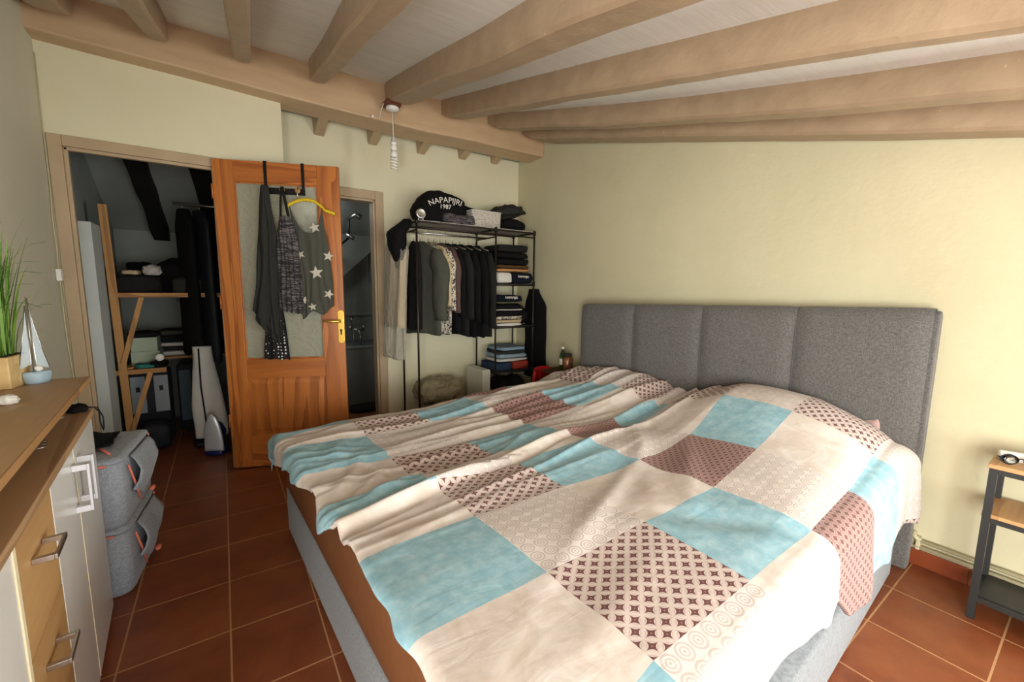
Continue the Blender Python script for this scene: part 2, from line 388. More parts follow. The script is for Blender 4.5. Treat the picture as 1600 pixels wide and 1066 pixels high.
def lump(bm, c, s, amp=.02, seed=0, nf=4, z0=None, sub=4):
    r = bmesh.ops.create_icosphere(bm, subdivisions=sub, radius=1)
    for v in r['verts']:
        p = v.co.copy(); n = nz(p.x*nf*.5+seed, p.y*nf*.5, p.z*nf*.5+seed)+.5*nz(p.x*nf+seed, p.y*nf, p.z*nf)+.25*nz(p.x*nf*2.3+seed, p.y*nf*2.3, p.z*nf*2.3)
        v.co = Vector((c[0]+p.x*(s[0]+n*amp), c[1]+p.y*(s[1]+n*amp), c[2]+p.z*(s[2]+n*amp)))
        if z0 is not None and v.co.z < z0: v.co.z = z0
    return bm
def LUMP(*a, **k): return lump(NB(), *a, **k)
def grid(bm, f, nu, nv, uv=None):
    V = [[bm.verts.new(f(i/nu, j/nv)) for j in range(nv+1)] for i in range(nu+1)]
    L = bm.loops.layers.uv.verify() if uv else None
    for i in range(nu):
        for j in range(nv):
            q = ((i, j), (i+1, j), (i+1, j+1), (i, j+1)); fc = bm.faces.new([V[a][b] for a, b in q])
            if uv:
                for lp, (a, b) in zip(fc.loops, q): lp[L].uv = uv(a/nu, b/nv)
    return bm
def textobj(name, s, size, mat, parent, mtx, depth=.0015, bend=0, ax='CENTER'):
    cu = bpy.data.curves.new(name, 'FONT'); cu.body = s; cu.size = size; cu.extrude = depth; cu.align_x = ax; cu.resolution_u = 3
    o = bpy.data.objects.new('tmp', cu); C.objects.link(o)
    dg = bpy.context.evaluated_depsgraph_get(); me = bpy.data.meshes.new_from_object(o.evaluated_get(dg)); bpy.data.objects.remove(o)
    bm = NB(); bm.from_mesh(me); bpy.data.meshes.remove(me)
    if bend:
        for v in bm.verts:
            a = v.co.x/bend; r = bend+v.co.y
            v.co.x, v.co.y = r*math.sin(a), r*math.cos(a)-bend
    bm.transform(mtx); return obj(name, bm, mat, parent, smooth=False)
def interp(xs, ys, x):
    if x <= xs[0]: return ys[0]
    for a, b, p, q in zip(xs, xs[1:], ys, ys[1:]):
        if x <= b:
            t = (x-a)/(b-a); return p+(q-p)*t
    return ys[-1]
def sm(t): t = max(0, min(1, t)); return t*t*(3-2*t)
# ================================================================== ROOM
SL = .253
def zu(y): return 2.61+SL*(max(y, -4.3)+.39)           # underside of the rafters
def zc(y): return zu(y)+.135                # ceiling boards
def rear(y): return 1.73+.6*(1.35-y)        # steep slope behind the ridge
# floor with tile coordinates
xs = [-3.7, -2.9543, -2.6443, -.93, -.62, -.31, .06]
us = [-2.4, 0, 1, 7, 8, 9, 10.2]
shr = [0, 0, 0, .06, .06, .06, .06]
fb = NB(); L = fb.loops.layers.uv.verify()
for i in range(len(xs)-1):
    for a, b in ((-7.1, -2.5), (-2.5, 0), (0, 1.5)):
        q = ((xs[i], a, us[i], shr[i]), (xs[i+1], a, us[i+1], shr[i+1]), (xs[i+1], b, us[i+1], shr[i+1]), (xs[i], b, us[i], shr[i]))
        f = fb.faces.new([fb.verts.new((x, y, 0)) for x, y, _, _ in q])
        for lp, (x, y, u, s) in zip(f.loops, q): lp[L].uv = (u, (y+2.263+s)/.31)
struct(obj('floor', fb, m['tile'], smooth=False), 'terracotta square tile floor with pale grout')
def slab(name, x0, x1, y0, y1, fz, th, mat):
    b = NB(); loft(b, [[(x, y0, fz(y0)), (x, y1, fz(y1)), (x, y1, fz(y1)+th), (x, y0, fz(y0)+th)] for x in (x0, x1)])
    return struct(obj(name, b, mat, smooth=False))
slab('ceiling', -3.6, .2, -4.3, -.31, zc, .1, m['ceil'])
slab('ceiling_low', -3.6, .2, -7.3, -4.3, zc, .1, m['ceil'])  # unseen flat extension of the room, added to even out the daylight
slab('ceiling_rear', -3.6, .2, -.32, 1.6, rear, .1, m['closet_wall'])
b = NB()
for a in ((0, .12, -4.2, .0, 0, 3), (0, .12, -7.1, -5.4, 0, 3), (0, .12, -5.4, -4.2, 0, .3), (0, .12, -5.4, -4.2, 1.5, 3)): box(b, *a)
struct(obj('wall_headboard', b, m['cream_r'], smooth=False), 'warm cream wall behind the bed')
b = NB()
for a in ((-3.45, -3.33, -4.0, -.30, 0, 3), (-3.45, -3.33, -7.1, -5.2, 0, 3), (-3.45, -3.33, -5.2, -4.0, 0, .3), (-3.45, -3.33, -5.2, -4.0, 1.5, 3)): box(b, *a)
struct(obj('wall_left', b, m['cream_l'], smooth=False), 'cream wall beside the sideboard with shade in its colour')
# door wall: forward section with the door opening
b = NB()
for a in ((-3.45, -3.315, -.30, -.20, 0, 3), (-3.315, -2.57, -.30, -.20, 2.01, 3), (-2.57, -2.19, -.30, -.20, 0, 3)): box(b, *a)
struct(obj('wall_door', b, m['cream'], smooth=False), 'cream wall section above and around the closet doorway')
b = NB()
for a in ((-2.19, -2.08, 0, .09, 0, 3), (-2.08, -1.475, 0, .09, 1.99, 3), (-1.475, 0, 0, .09, 0, 3)): box(b, *a)
struct(obj('wall_far', b, m['cream'], smooth=False), 'recessed cream wall behind the clothes rack')
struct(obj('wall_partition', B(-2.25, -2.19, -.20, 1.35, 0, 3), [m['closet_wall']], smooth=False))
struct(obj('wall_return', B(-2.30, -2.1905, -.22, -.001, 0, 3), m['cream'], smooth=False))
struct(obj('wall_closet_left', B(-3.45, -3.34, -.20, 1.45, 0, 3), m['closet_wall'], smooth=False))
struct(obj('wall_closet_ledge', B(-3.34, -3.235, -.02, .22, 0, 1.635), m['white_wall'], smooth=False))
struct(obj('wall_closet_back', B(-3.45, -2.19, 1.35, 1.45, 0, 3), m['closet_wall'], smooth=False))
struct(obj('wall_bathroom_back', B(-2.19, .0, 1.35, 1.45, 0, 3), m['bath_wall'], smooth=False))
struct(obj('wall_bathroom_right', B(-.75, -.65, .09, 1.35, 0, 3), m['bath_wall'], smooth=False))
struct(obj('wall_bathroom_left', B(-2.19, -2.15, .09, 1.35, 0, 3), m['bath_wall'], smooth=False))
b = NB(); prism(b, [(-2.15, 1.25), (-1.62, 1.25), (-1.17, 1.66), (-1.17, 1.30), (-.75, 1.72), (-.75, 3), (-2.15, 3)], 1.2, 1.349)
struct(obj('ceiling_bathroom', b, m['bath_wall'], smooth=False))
# side windows: unseen openings added to brighten the left and headboard walls
# near wall behind the viewer, with the daylight window
YN = -7.0
b = NB(); W0, W1, Z0, Z1 = -2.95, -.30, .25, 1.62
for a in ((-3.45, W0, YN-.1, YN, 0, 3), (W1, .12, YN-.1, YN, 0, 3), (W0, W1, YN-.1, YN, 0, Z0), (W0, W1, YN-.1, YN, Z1, 3)): box(b, *a)
struct(obj('wall_near', b, m['cream'], smooth=False))
for k_, (wx, wy0, wy1, wz0, wz1) in enumerate(((.05, -5.4, -4.2, .3, 1.5), (-3.40, -5.2, -4.0, .3, 1.5))):  # frames of the two added side windows, out of view
    b = NB()
    for a in ((wy0, wy0+.05, wz0, wz1), (wy1-.05, wy1, wz0, wz1), (wy0+.05, wy1-.05, wz0, wz0+.05), (wy0+.05, wy1-.05, wz1-.05, wz1)): box(b, wx-.02, wx+.02, *a)
    struct(obj('window_%d' % (k_+2), b, m['wplastic'], smooth=False))
wn = props(bpy.data.objects.new('window_1', None), kind='structure'); C.objects.link(wn); LOC['window_1'] = Matrix()
b = NB()
for a in ((W0, W0+.05, YN-.07, YN-.02, Z0, Z1), (W1-.05, W1, YN-.07, YN-.02, Z0, Z1), (W0, W1, YN-.07, YN-.02, Z0, Z0+.05), (W0, W1, YN-.07, YN-.02, Z1-.05, Z1), (-1.50, -1.44, YN-.07, YN-.02, Z0, Z1)): box(b, *a)
obj('window_frame', b, m['wplastic'], wn, smooth=False)
# ridge beam with slightly worn arrises
b = NB(); rg = []
for i in range(41):
    x = -3.36+3.36*i/40; d = nz(x*2, 3)*.006; rr = []
    zf = 2.528-.05*min(1, (x+3.36)/1.6) + (.02*max(0, (x+1.2)/1.2))
    for y, z in ((-.42+.01*nz(x*1.5, 8), zf+d), (-.425, 2.78), (-.19, 2.78), (-.19, zf-.01+d)): rr.append((x, y, z))
    rg.append(rr)
loft(b, rg); struct(obj('ceiling_beam', b, m['ridge'], smooth=False, bevel=.012), 'long tan painted ridge beam above the doorways')
# rafters: (x at far end, x at near end, width far, width near)
def rafter(x0, x1, w0, w1, seed, y0=-.415, y1=-5.45, h=.14, label=None, dz=0, bow=0):
    b = NB(); rg = []; N = 46
    for i in range(N+1):
        t = i/N; y = y0+(y1-y0)*t; x = x0+(x1-x0)*t+.012*nz(y*1.1, seed)+bow*math.sin(PI*min(1, (y0-y)/3.3)); w = (w0+(w1-w0)*t)/2*(1+.12*nz(y*1.7, seed+5))
        z = zu(y)+.010*nz(y*1.6, seed+9)+.004*nz(y*7, seed)+dz
        if i == 0: w *= .8; z += .035
        if i == 1: z += .010
        top = zc(y)+.01; c = .10*(1+.5*nz(y*4, seed+2)); j1 = .006*nz(y*9, seed+3)
        rg.append([(x-w*1.04, y, top), (x-w*1.04+j1, y, z+.05), (x-w*1.02, y, z+.014), (x-w+.010, y, z+.001), (x+w*.1, y, z-.002*c*10), (x+w-.010, y, z+.002), (x+w*1.01, y, z+.014), (x+w*1.03, y, z+.05), (x+w, y, top)])
    loft(b, rg)
    o = obj('ceiling_beam', b, m['beam'], smooth=True); struct(o, label); o.data.set_sharp_from_angle(angle=.5)
RF = [(-3.20, -3.23, .14, .14, 'taupe rafter against the left wall'), (-2.79, -3.05, .09, .11, 'taupe rafter ending above the closet doorway'),
      (-2.405, -2.72, .09, .09, 'narrow taupe rafter above the open door'), (-1.975, -2.35, .09, .12, 'taupe rafter left of the lamp'),
      (-1.455, -1.83, .15, .09, 'thick taupe rafter the lamp hangs from'), (-1.01, -1.22, .12, .03, 'long taupe rafter right of the lamp'),
      (-.58, -.56, .13, .09, 'taupe rafter second from the headboard wall', .13, .018), (-.16, -.02, .24, .08, 'taupe rafter along the headboard wall')]
for k, (a, c, w0, w1, lb, *ex) in enumerate(RF): rafter(a, c, w0, w1, 3.7*k+1, label=lb, bow=ex[0] if ex else 0, dz=ex[1] if ex else 0)
# rafter stubs seen under the ridge on the far side
for k, (x, zb) in enumerate(((-1.90, 2.415), (-1.49, 2.425), (-1.065, 2.43), (-.655, 2.455), (-.30, 2.475))):
    b = NB(); loft(b, [[(x-w, y, z), (x+w, y, z), (x+w*1.5, y, 2.62), (x-w*1.5, y, 2.62)] for y, z, w in ((-.21, zb+.07, .036), (-.001, zb, .036))])
    struct(obj('ceiling_beam', b, m['trimp'], smooth=False, bevel=.004), ('leftmost', 'second from left', 'middle', 'second from right', 'rightmost')[k]+' of five short rafter stubs under the ridge beam')
# closet: dark beams
for k, (a, c, w, lb) in enumerate((((-3.09, .05), (-3.01, 1.30), .11, 'black closet rafter over the shelves'), ((-2.73, .05), (-2.60, 1.34), .12, 'black closet rafter behind the open door'))):
    b = NB(); rg = []
    for i in range(20):
        t = i/19; x = a[0]+(c[0]-a[0])*t+.012*nz(t*5, k); y = a[1]+(c[1]-a[1])*t; z = rear(y); w_ = w/2*(1+.15*nz(t*6, k+4)); d = .11+.02*nz(t*5, k+9)
        rg.append([(x-w_, y, z+.02), (x-w_, y, z-d), (x+w_, y, z-d), (x+w_, y, z+.02)])
    loft(b, rg); struct(obj('ceiling_beam', b, m['black_beam'], smooth=False), lb)
# door casings
def casing(name, x0, x1, y, zt, w, d, depth, lb):
    b = NB()
    for a in ((x0-w, x0, y-d, y, 0, zt+w), (x1, x1+w, y-d, y, 0, zt+w), (x0, x1, y-d, y, zt, zt+w)): box(b, *a)
    for a in ((x0-.002, x0+.018, y-.002, y+depth, 0, zt), (x1-.018, x1+.002, y-.002, y+depth, 0, zt), (x0, x1, y-.002, y+depth, zt-.018, zt+.002)): box(b, *a)
    return obj(name, b, m['trimp'], smooth=False, bevel=.004)
struct(casing('trim_1', -3.262, -2.585, -.302, 2.0, .058, .018, .03, 0), 'taupe painted casing of the closet doorway')
struct(casing('trim_2', -2.07, -1.485, -.002, 1.985, .07, .018, .1, 0), 'taupe painted casing of the bathroom doorway')
# skirting
b = NB()
for i in range(16): box(b, -.012, 0, -.02-.31*(i+1)+.003, -.02-.31*i, .0, .075)
struct(obj('baseboard_headboard', b, m['skirt'], smooth=False, bevel=.002), 'terracotta tile skirting below the headboard wall')
b = NB()
for i in range(5): box(b, -1.39+.28*i, -1.39+.28*i+.277, -.012, 0, 0, .075)
struct(obj('baseboard_far', b, m['skirt'], smooth=False, bevel=.002))
# ================================================================== open wooden door
DA = math.atan2(-.381, .9246)
d = thing('door_1', 'open orange pine door with crinkled glass pane and brass handle', 'door', (-2.6, -.345, 0), DA, kind='structure')
LD = dict(local=True)
DW, DH = .748, 2.045
obj('hinge_stile', B(0, .118, 0, .035, .01, DH), m['dwood_v'], d, False, bevel=.003, **LD)
obj('lock_stile', B(.612, DW, 0, .035, .01, DH), m['dwood_v'], d, False, bevel=.003, **LD)
obj('top_rail', B(.118, .612, 0, .035, 1.915, DH), m['dwood_h'], d, False, bevel=.002, **LD)
obj('middle_rail', B(.118, .612, 0, .035, .635, .763), m['dwood_h'], d, False, bevel=.002, **LD)
obj('bottom_rail', B(.118, .612, 0, .035, .01, .235), m['dwood_h'], d, False, bevel=.002, **LD)
b = B(.118, .612, .012, .024, .235, .635); loft(b, [[(x, y, z) for x, z in ((.118+i, .235+i), (.612-i, .235+i), (.612-i, .635-i), (.118+i, .635-i))] for y, i in ((.012, .018), (.006, .04))])
obj('lower_panel', b, m['dwood_v'], d, False, **LD)
obj('glass_pane', B(.118, .612, .015, .020, .763, 1.915), m['pane'], d, False, **LD)
b = NB()
for a in ((.118, .128, .004, .013, .763, 1.915), (.602, .612, .004, .013, .763, 1.915), (.128, .602, .004, .013, .763, .773), (.128, .602, .004, .013, 1.905, 1.915)): box(b, *a)
obj('glazing_bead', b, m['dwood_v'], d, False, bevel=.003, **LD)
b = NB(); o_ = []
for k in range(17): a = PI*k/16; o_.append((.727+.021*math.cos(a), 1.075+.021*math.sin(a)))
for k in range(17): a = PI+PI*k/16; o_.append((.727+.021*math.cos(a), .885+.021*math.sin(a)))
prism(b, o_, -.006, .0)
pl = obj('handle_plate', b, m['brass'], d, False, bevel=.002, **LD)
b = T([(.727, 0, 1.02), (.727, -.045, 1.02), (.715, -.052, 1.02), (.64, -.05, 1.022), (.625, -.045, 1.02)], [.009, .009, .009, .008, .007])
obj('lever', b, m['brass'], pl, **LD)
b = lathe(NB(), (.727, -.0005, .955), [(.008, 0), (.008, -.008), (.002, -.009)], 14, 'Y'); box(b, .722, .732, -.008, -.001, .925, .953)
obj('keyhole', b, m['blackm'], pl, False, **LD)
parts('hinge', [T([(-.004, -.004, z), (-.004, -.004, z+.09)], .006) for z in (.3, 1.1, 1.8)], m['dwood_v'], d, **LD)
# ---------------- over-door hook rack and the clothes on it (door frame coordinates)
def dthing(name, label, cat, group=None):
    t = thing(name, label, cat, (-2.6, -.345, 0), DA, group); return t
h = dthing('over_door_hook_rack', 'black over-door hook rack with round wooden knobs on the pine door', 'hook rack')
b = NB(); box(b, .30, .54, -.012, -.006, 1.845, 1.885)
obj('crossbar', b, m['blackm'], h, False, bevel=.002, **LD)
for x in (.305, .528):
    b = NB(); box(b, x-.009, x+.009, -.006, -.002, 1.85, DH+.002); box(b, x-.009, x+.009, -.006, .041, DH+.0005, DH+.004); box(b, x-.009, x+.009, .037, .041, 1.98, DH+.002)
    obj('strap', b, m['blackm'], h, False, **LD)
for x in (.31, .41, .502):
    obj('knob', lathe(NB(), (x, -.012, 1.868), [(.006, .002), (.006, -.02), (.016, -.024), (.017, -.032), (.008, -.037)], 16, 'Y'), m['rackwood'], h, **LD)
def cloth(name, left, right, yoff, mat, parent, folds=5, amp=.012, top=None, seed=0, nrow=60, ncol=44, thick=.004, bulge=.02):
    """left/right: [(x,z)...] edges from top to bottom; front is -y"""
    zt, zb = left[0][1], left[-1][1]; n = NB()
    lz = [(-p[1]) for p in left]; lx = [p[0] for p in left]; rz_ = [(-p[1]) for p in right]; rx = [p[0] for p in right]
    def f(u, v):
        zl = left[0][1]+(left[-1][1]-left[0][1])*v; zr = right[0][1]+(right[-1][1]-right[0][1])*v
        xl = interp(lz, lx, -zl); xr = interp(rz_, rx, -zr)
        x = xl+(xr-xl)*u; z = zl+(zr-zl)*u
        s = math.sin(u*folds*2*PI+seed+4.5*nz(v*2, seed, u*2)); k = .25+.75*v
        y = yoff-bulge*math.sin(PI*u)**.7-amp*k*s-.012*nz(u*5, v*4, seed)
        return (x, y, z+.006*s*v)
    grid(n, f, ncol, nrow); return obj(name, n, mat, parent, solid=thick, **LD)
def star_shape(cx, cz, r, y, rot=0):
    b = NB(); vs = []
    for k in range(10):
        a = rot+PI/2+k*PI/5; rr = r if k % 2 == 0 else r*.42; vs.append((cx+rr*math.cos(a), cz+rr*math.sin(a)))
    prism(b, vs, y-.001, y+.001); return b
# star top on yellow hanger (front of glass, right)
sx = dthing('sleeveless_top', 'grey green sleeveless top printed with pale stars on the yellow hanger', 'top')
L_ = [(.470, 1.60), (.478, 1.50), (.486, 1.40), (.488, 1.25), (.498, 1.06)]; R_ = [(.650, 1.655), (.664, 1.60), (.674, 1.55), (.684, 1.42), (.696, 1.28), (.694, 1.10)]
def neck(u): return 1.585-.0*u
tb = NB()
def fs(u, v):
    # neckline drops in the middle, straps rise at the sides
    zt = 1.60+.175*abs(2*u-1)**2.6; zb = 1.055+.05*u-.02*math.cos(u*PI*3)
    xl = interp([-1.78, -1.6, -1.4, -1.06], [.448, .470, .484, .498], -(zt+(zb-zt)*v)); xr = interp([-1.78, -1.65, -1.55, -1.28, -1.10], [.645, .655, .674, .696, .694], -(zt+(zb-zt)*v))
    x = xl+(xr-xl)*u; s = math.sin(u*5*2*PI+5*nz(v*2, 1, u*2)); return (x, -.052-.005*s*(.3+.7*v)-.014*math.sin(PI*u)-.008*nz(u*4, v*3), zt+(zb-zt)*v)
grid(tb, fs, 60, 50); body = obj('body', tb, m['grey_f'], sx, solid=.003, **LD)
for cx, cz, r, ro in ((.600, 1.635, .036, .3), (.598, 1.345, .045, .12), (.676, 1.455, .036, -.2), (.505, 1.46, .03, .5), (.668, 1.205, .034, .9), (.515, 1.165, .028, -.4), (.565, 1.12, .03, .2)):
    # wrap the star onto the rippled cloth
    bb = star_shape(cx, cz, r, 0, ro)
    for v in bb.verts:
        x, z = v.co.x, v.co.z; best = None
        for i in range(61):
            u = i/60; zt = 1.60+.175*abs(2*u-1)**2.6; zb = 1.055+.05*u-.02*math.cos(u*PI*3); vv = max(0, min(1, (z-zt)/(zb-zt)))
            p = fs(u, vv)
            if best is None or abs(p[0]-x) < best[0]: best = (abs(p[0]-x), p[1])
        v.co.y = v.co.y*.5+best[1]-.006
    obj('printed_star', bb, m['starcol'], body, False, **LD)
hg = dthing('clothes_hanger', 'yellow scalloped plastic hanger carrying the star print top', 'clothes hanger')
pts = [(.44+.28*t, -.050, 1.768+.045*math.sin(PI*min(1, t*1.25))**.8-.035*max(0, t-.6)/.4) for t in [i/30 for i in range(31)]]
b = NB()
for i, p in enumerate(pts): lump(b, p, (.0075, .007, .013+.003*(i % 2)), 0, sub=1)
tube(b, pts, .007, 8); obj('shoulder_bar', b, m['yellow'], hg, **LD)
obj('hook', T([(.502, -.050, 1.80), (.502, -.050, 1.86), (.508, -.045, 1.885), (.502, -.035, 1.893), (.496, -.03, 1.885)], .0025, 6), m['chrome'], hg, **LD)
tk = dthing('tank_top', 'dark space dyed strappy tank top hanging between the other door clothes', 'tank top')
cloth('body', [(.395, 1.70), (.372, 1.60), (.370, 1.36), (.366, 1.10)], [(.452, 1.70), (.480, 1.62), (.494, 1.55), (.507, 1.30), (.513, 1.07)], -.064, m['space'], tk, 5, .008, seed=2)
obj('shoulder_strap', T([(.400, -.066, 1.70), (.402, -.055, 1.80), (.408, -.05, 1.885)], .007, 6), m['char_f'], tk, **LD)
obj('shoulder_strap', T([(.446, -.066, 1.70), (.428, -.055, 1.80), (.414, -.05, 1.885)], .009, 6), m['char_f'], tk, **LD)
pk = dthing('polka_dot_garment', 'black garment with white polka dots showing below the dark cardigan', 'garment')
cloth('body', [(.285, 1.86), (.28, 1.3), (.262, 1.0), (.238, .772)], [(.33, 1.86), (.35, 1.3), (.384, 1.0), (.398, .765)], -.034, m['polka'], pk, 3, .008, seed=5, bulge=.008)
cd = dthing('cardigan', 'long dark grey draped cardigan hanging at the left end of the hook rack', 'cardigan')
cloth('body', [(.292, 1.885), (.276, 1.75), (.258, 1.55), (.230, 1.28), (.203, 1.09)], [(.335, 1.885), (.346, 1.745), (.366, 1.58), (.371, 1.32), (.364, .90)], -.056, m['dgrey_f'], cd, 3, .009, seed=1, bulge=.026)
cloth('lower_drape', [(.26, 1.3), (.225, 1.1), (.215, 1.03)], [(.36, 1.3), (.360, 1.0), (.352, .86)], -.052, m['dgrey_f'], cd, 3, .012, seed=8, bulge=.02)
# ================================================================== BED (local: x to the foot, y to the near side)
BO, BA = (-.25, -1.24, 0), math.atan2(-.06, -.9982)
bed = thing('bed', 'double box spring bed with grey upholstered headboard against the cream wall', 'bed', BO, BA)
def rrect(x0, x1, y0, y1, r, n=8):
    o = []
    for cx, cy, a0 in ((x1-r, y1-r, 0), (x0+r, y1-r, PI/2), (x0+r, y0+r, PI), (x1-r, y0+r, 1.5*PI)):
        for k in range(n+1): a = a0+PI/2*k/n; o.append((cx+r*math.cos(a), cy+r*math.sin(a)))
    return o
b = NB(); loft(b, [[(x, y, z) for x, y in rrect(.0, 2.14-i, -.09+i, 1.98-i, .10)] for z, i in ((.012, .006), (.02, 0), (.225, 0), (.235, .008))])
obj('box_base', b, m['base'], bed, local=True)
# headboard
hp = [(-.095, 0), (-.02, 0), (-.012, .3), (-.01, .9), (-.016, 1.05), (-.035, 1.12), (-.065, 1.135), (-.095, 1.11)]
b = NB(); loft(b, [[(x, y, z*s) for x, z in hp] for y, s in ((.012, .99), (2.015, 1.042))])
obj('headboard', b, m['hb'], bed, True, local=True, bevel=.008)
ys = [.02, .51, 1.0, 1.50, 2.0]
for k in range(4):
    y0, y1 = ys[k]+.001, ys[k+1]-.001
    b = NB(); NV = 14; NU = 26
    path = [(-.08, 1.135), (-.07, 1.157), (-.045, 1.172), (-.012, 1.17), (.012, 1.150), (.028, 1.11), (.034, 1.04), (.032, .9), (.028, .7), (.024, .5), (.02, .3), (.012, .26), (-.005, .25)]
    rg = []
    for j in range(NV+1):
        t = j/NV; e = 1-.55*abs(2*t-1)**10; y = y0+(y1-y0)*t
        rg.append([(x*(1 if x < 0 else e)+(-.006 if x > 0 else 0)*(1-e)+.004*nz(y*3, z*3, k) * e, y, z-(1-e)*.006*(1 if z > 1.1 else 0)-(.030-.026*y)*min(1, z)) for x, z in path])
    loft(b, rg, cap=False, close=False); obj('headboard_panel', b, m['hb'], bed, local=True)
parts('headboard_seam', [T([(.008, y, .26), (.014, y, .9-h_), (.013, y, 1.05-h_), (.004, y, 1.125-h_), (-.015, y, 1.150-h_)], .003, 6) for y, h_ in ((.51, .017), (1.0, .004), (1.50, -.009))], m['piping'], bed, local=True)
def bloc(u, v, z): return LOC['bed'] @ Vector((u, v, z))
mt = thing('mattress', 'grey mattress on the box base under the brown sheet', 'mattress', BO, BA)
b = NB(); loft(b, [[(x, y, z) for x, y in rrect(.04, 2.12-i, -.07+i, 1.95-i, .10)] for z, i in ((.237, .03), (.255, .005), (.30, 0), (.42, 0), (.45, .012), (.462, .05))])
obj('mattress_body', b, m['base'], mt, local=True)
sh = thing('bed_sheet', 'brown satin fitted sheet over the foot end of the mattress', 'bed sheet', BO, BA)
b = NB(); rg = []
for z, i in ((.232, .006), (.245, -.008), (.30, -.012), (.42, -.012), (.455, .002), (.472, .03), (.474, .3)):
    ring = []
    for q, (x, y) in enumerate(rrect(.3, 2.128-i, -.082+i, 1.88, .11, 24)):
        w = .005*nz(x*9, y*9, z*5)+.004*nz(x*22, y*22, z*8); ring.append((x+w, y+w, z+.004*nz(x*6, y*6)*(1 if z < .25 else 0)))
    rg.append(ring)
loft(b, rg, cap=True); obj('fitted_sheet', b, m['sheet'], sh, local=True)
# pillows
p1 = thing('pillow', 'far pillow under the duvet with pinkish patchwork cover beside the headboard', 'pillow', BO, BA)
def pillow(par, u0, v0, su, sv, z0, hz, seed, rz=0, tilt=0):
    b = NB(); N = 40
    def f(a, c, top):
        x, y = 2*a-1, 2*c-1; e = max(0, (1-abs(x)**2.6)*(1-abs(y)**2.6))**.55; pin = 1-.07*(x*x*y*y)*-1
        X = x*su/2*(1-.06*(1-y*y)*abs(x)); Y = y*sv/2*(1-.05*(1-x*x)*abs(y))
        Z = z0+hz*.25+(hz*.75*e if top else -hz*.25*e)+.008*nz(x*3, y*3, seed)*e+tilt*X
        return (u0+X*math.cos(rz)-Y*math.sin(rz), v0+X*math.sin(rz)+Y*math.cos(rz), Z)
    grid(b, lambda a, c: f(a, c, 1), N, N, uv=lambda a, c: (5+a*1.0, 1+c*2)); grid(b, lambda a, c: f(a, c, 0), N, N, uv=lambda a, c: (5+a, 1+c*2))
    bmesh.ops.remove_doubles(b, verts=b.verts, dist=.0006)
    return obj('pillow_body', b, m['duvet'], par, local=True)
pillow(p1, .235, .47, .40, .86, .475, .15, 1)
p2 = thing('pillow', 'near pillow under the duvet with one corner standing up beside the headboard', 'pillow', BO, BA)
pillow(p2, .25, 1.49, .40, .82, .475, .19, 4)
b = NB(); rg = []
for k in range(9):
    t = k/8; r = .055*(1-t)**.8+.004; rg.append([(.030+.4*r*math.cos(a)-.01*t, 1.815+.05*t+r*math.sin(a), .615+.075*t+.006*math.sin(3*a)*t) for a in [2*PI*q/16 for q in range(16)]])
loft(b, rg); obj('pillowcase_corner', b, m['mauve_pale'], p2, local=True)
# duvet: the height field measured over the bed, draped over its edges
HV = [-.14, .2, .5, .75, .95, 1.1, 1.35, 1.6, 1.85, 1.97]
HU = [-.02, .05, .20, .36, .72, 1.08, 1.44, 1.8, 2.16]
HT = [[.53, .60, .61, .60, .58, .62, .68, .68, .62, .54],
      [.55, .67, .685, .67, .63, .68, .745, .735, .66, .57],
      [.56, .665, .685, .675, .61, .68, .76, .76, .68, .58],
      [.53, .60, .635, .645, .595, .66, .73, .73, .665, .57],
      [.52, .59, .575, .56, .545, .575, .61, .63, .61, .555],
      [.515, .545, .53, .55, .575, .585, .565, .575, .58, .55],
      [.50, .51, .51, .515, .54, .545, .545, .56, .56, .545],
      [.50, .51, .495, .50, .54, .535, .54, .53, .53, .515],
      [.485, .505, .505, .50, .515, .52, .535, .54, .535, .52]]
def hermite(xs, ys, x):
    n = len(xs); x = max(xs[0], min(xs[-1], x)); i = 0
    while i < n-2 and x > xs[i+1]: i += 1
    h = xs[i+1]-xs[i]; t = (x-xs[i])/h
    def mm(k):
        if k == 0: return (ys[1]-ys[0])/(xs[1]-xs[0])
        if k == n-1: return (ys[-1]-ys[-2])/(xs[-1]-xs[-2])
        return (ys[k+1]-ys[k-1])/(xs[k+1]-xs[k-1])
    return (2*t**3-3*t*t+1)*ys[i]+(t**3-2*t*t+t)*h*mm(i)+(-2*t**3+3*t*t)*ys[i+1]+(t**3-t*t)*h*mm(i+1)
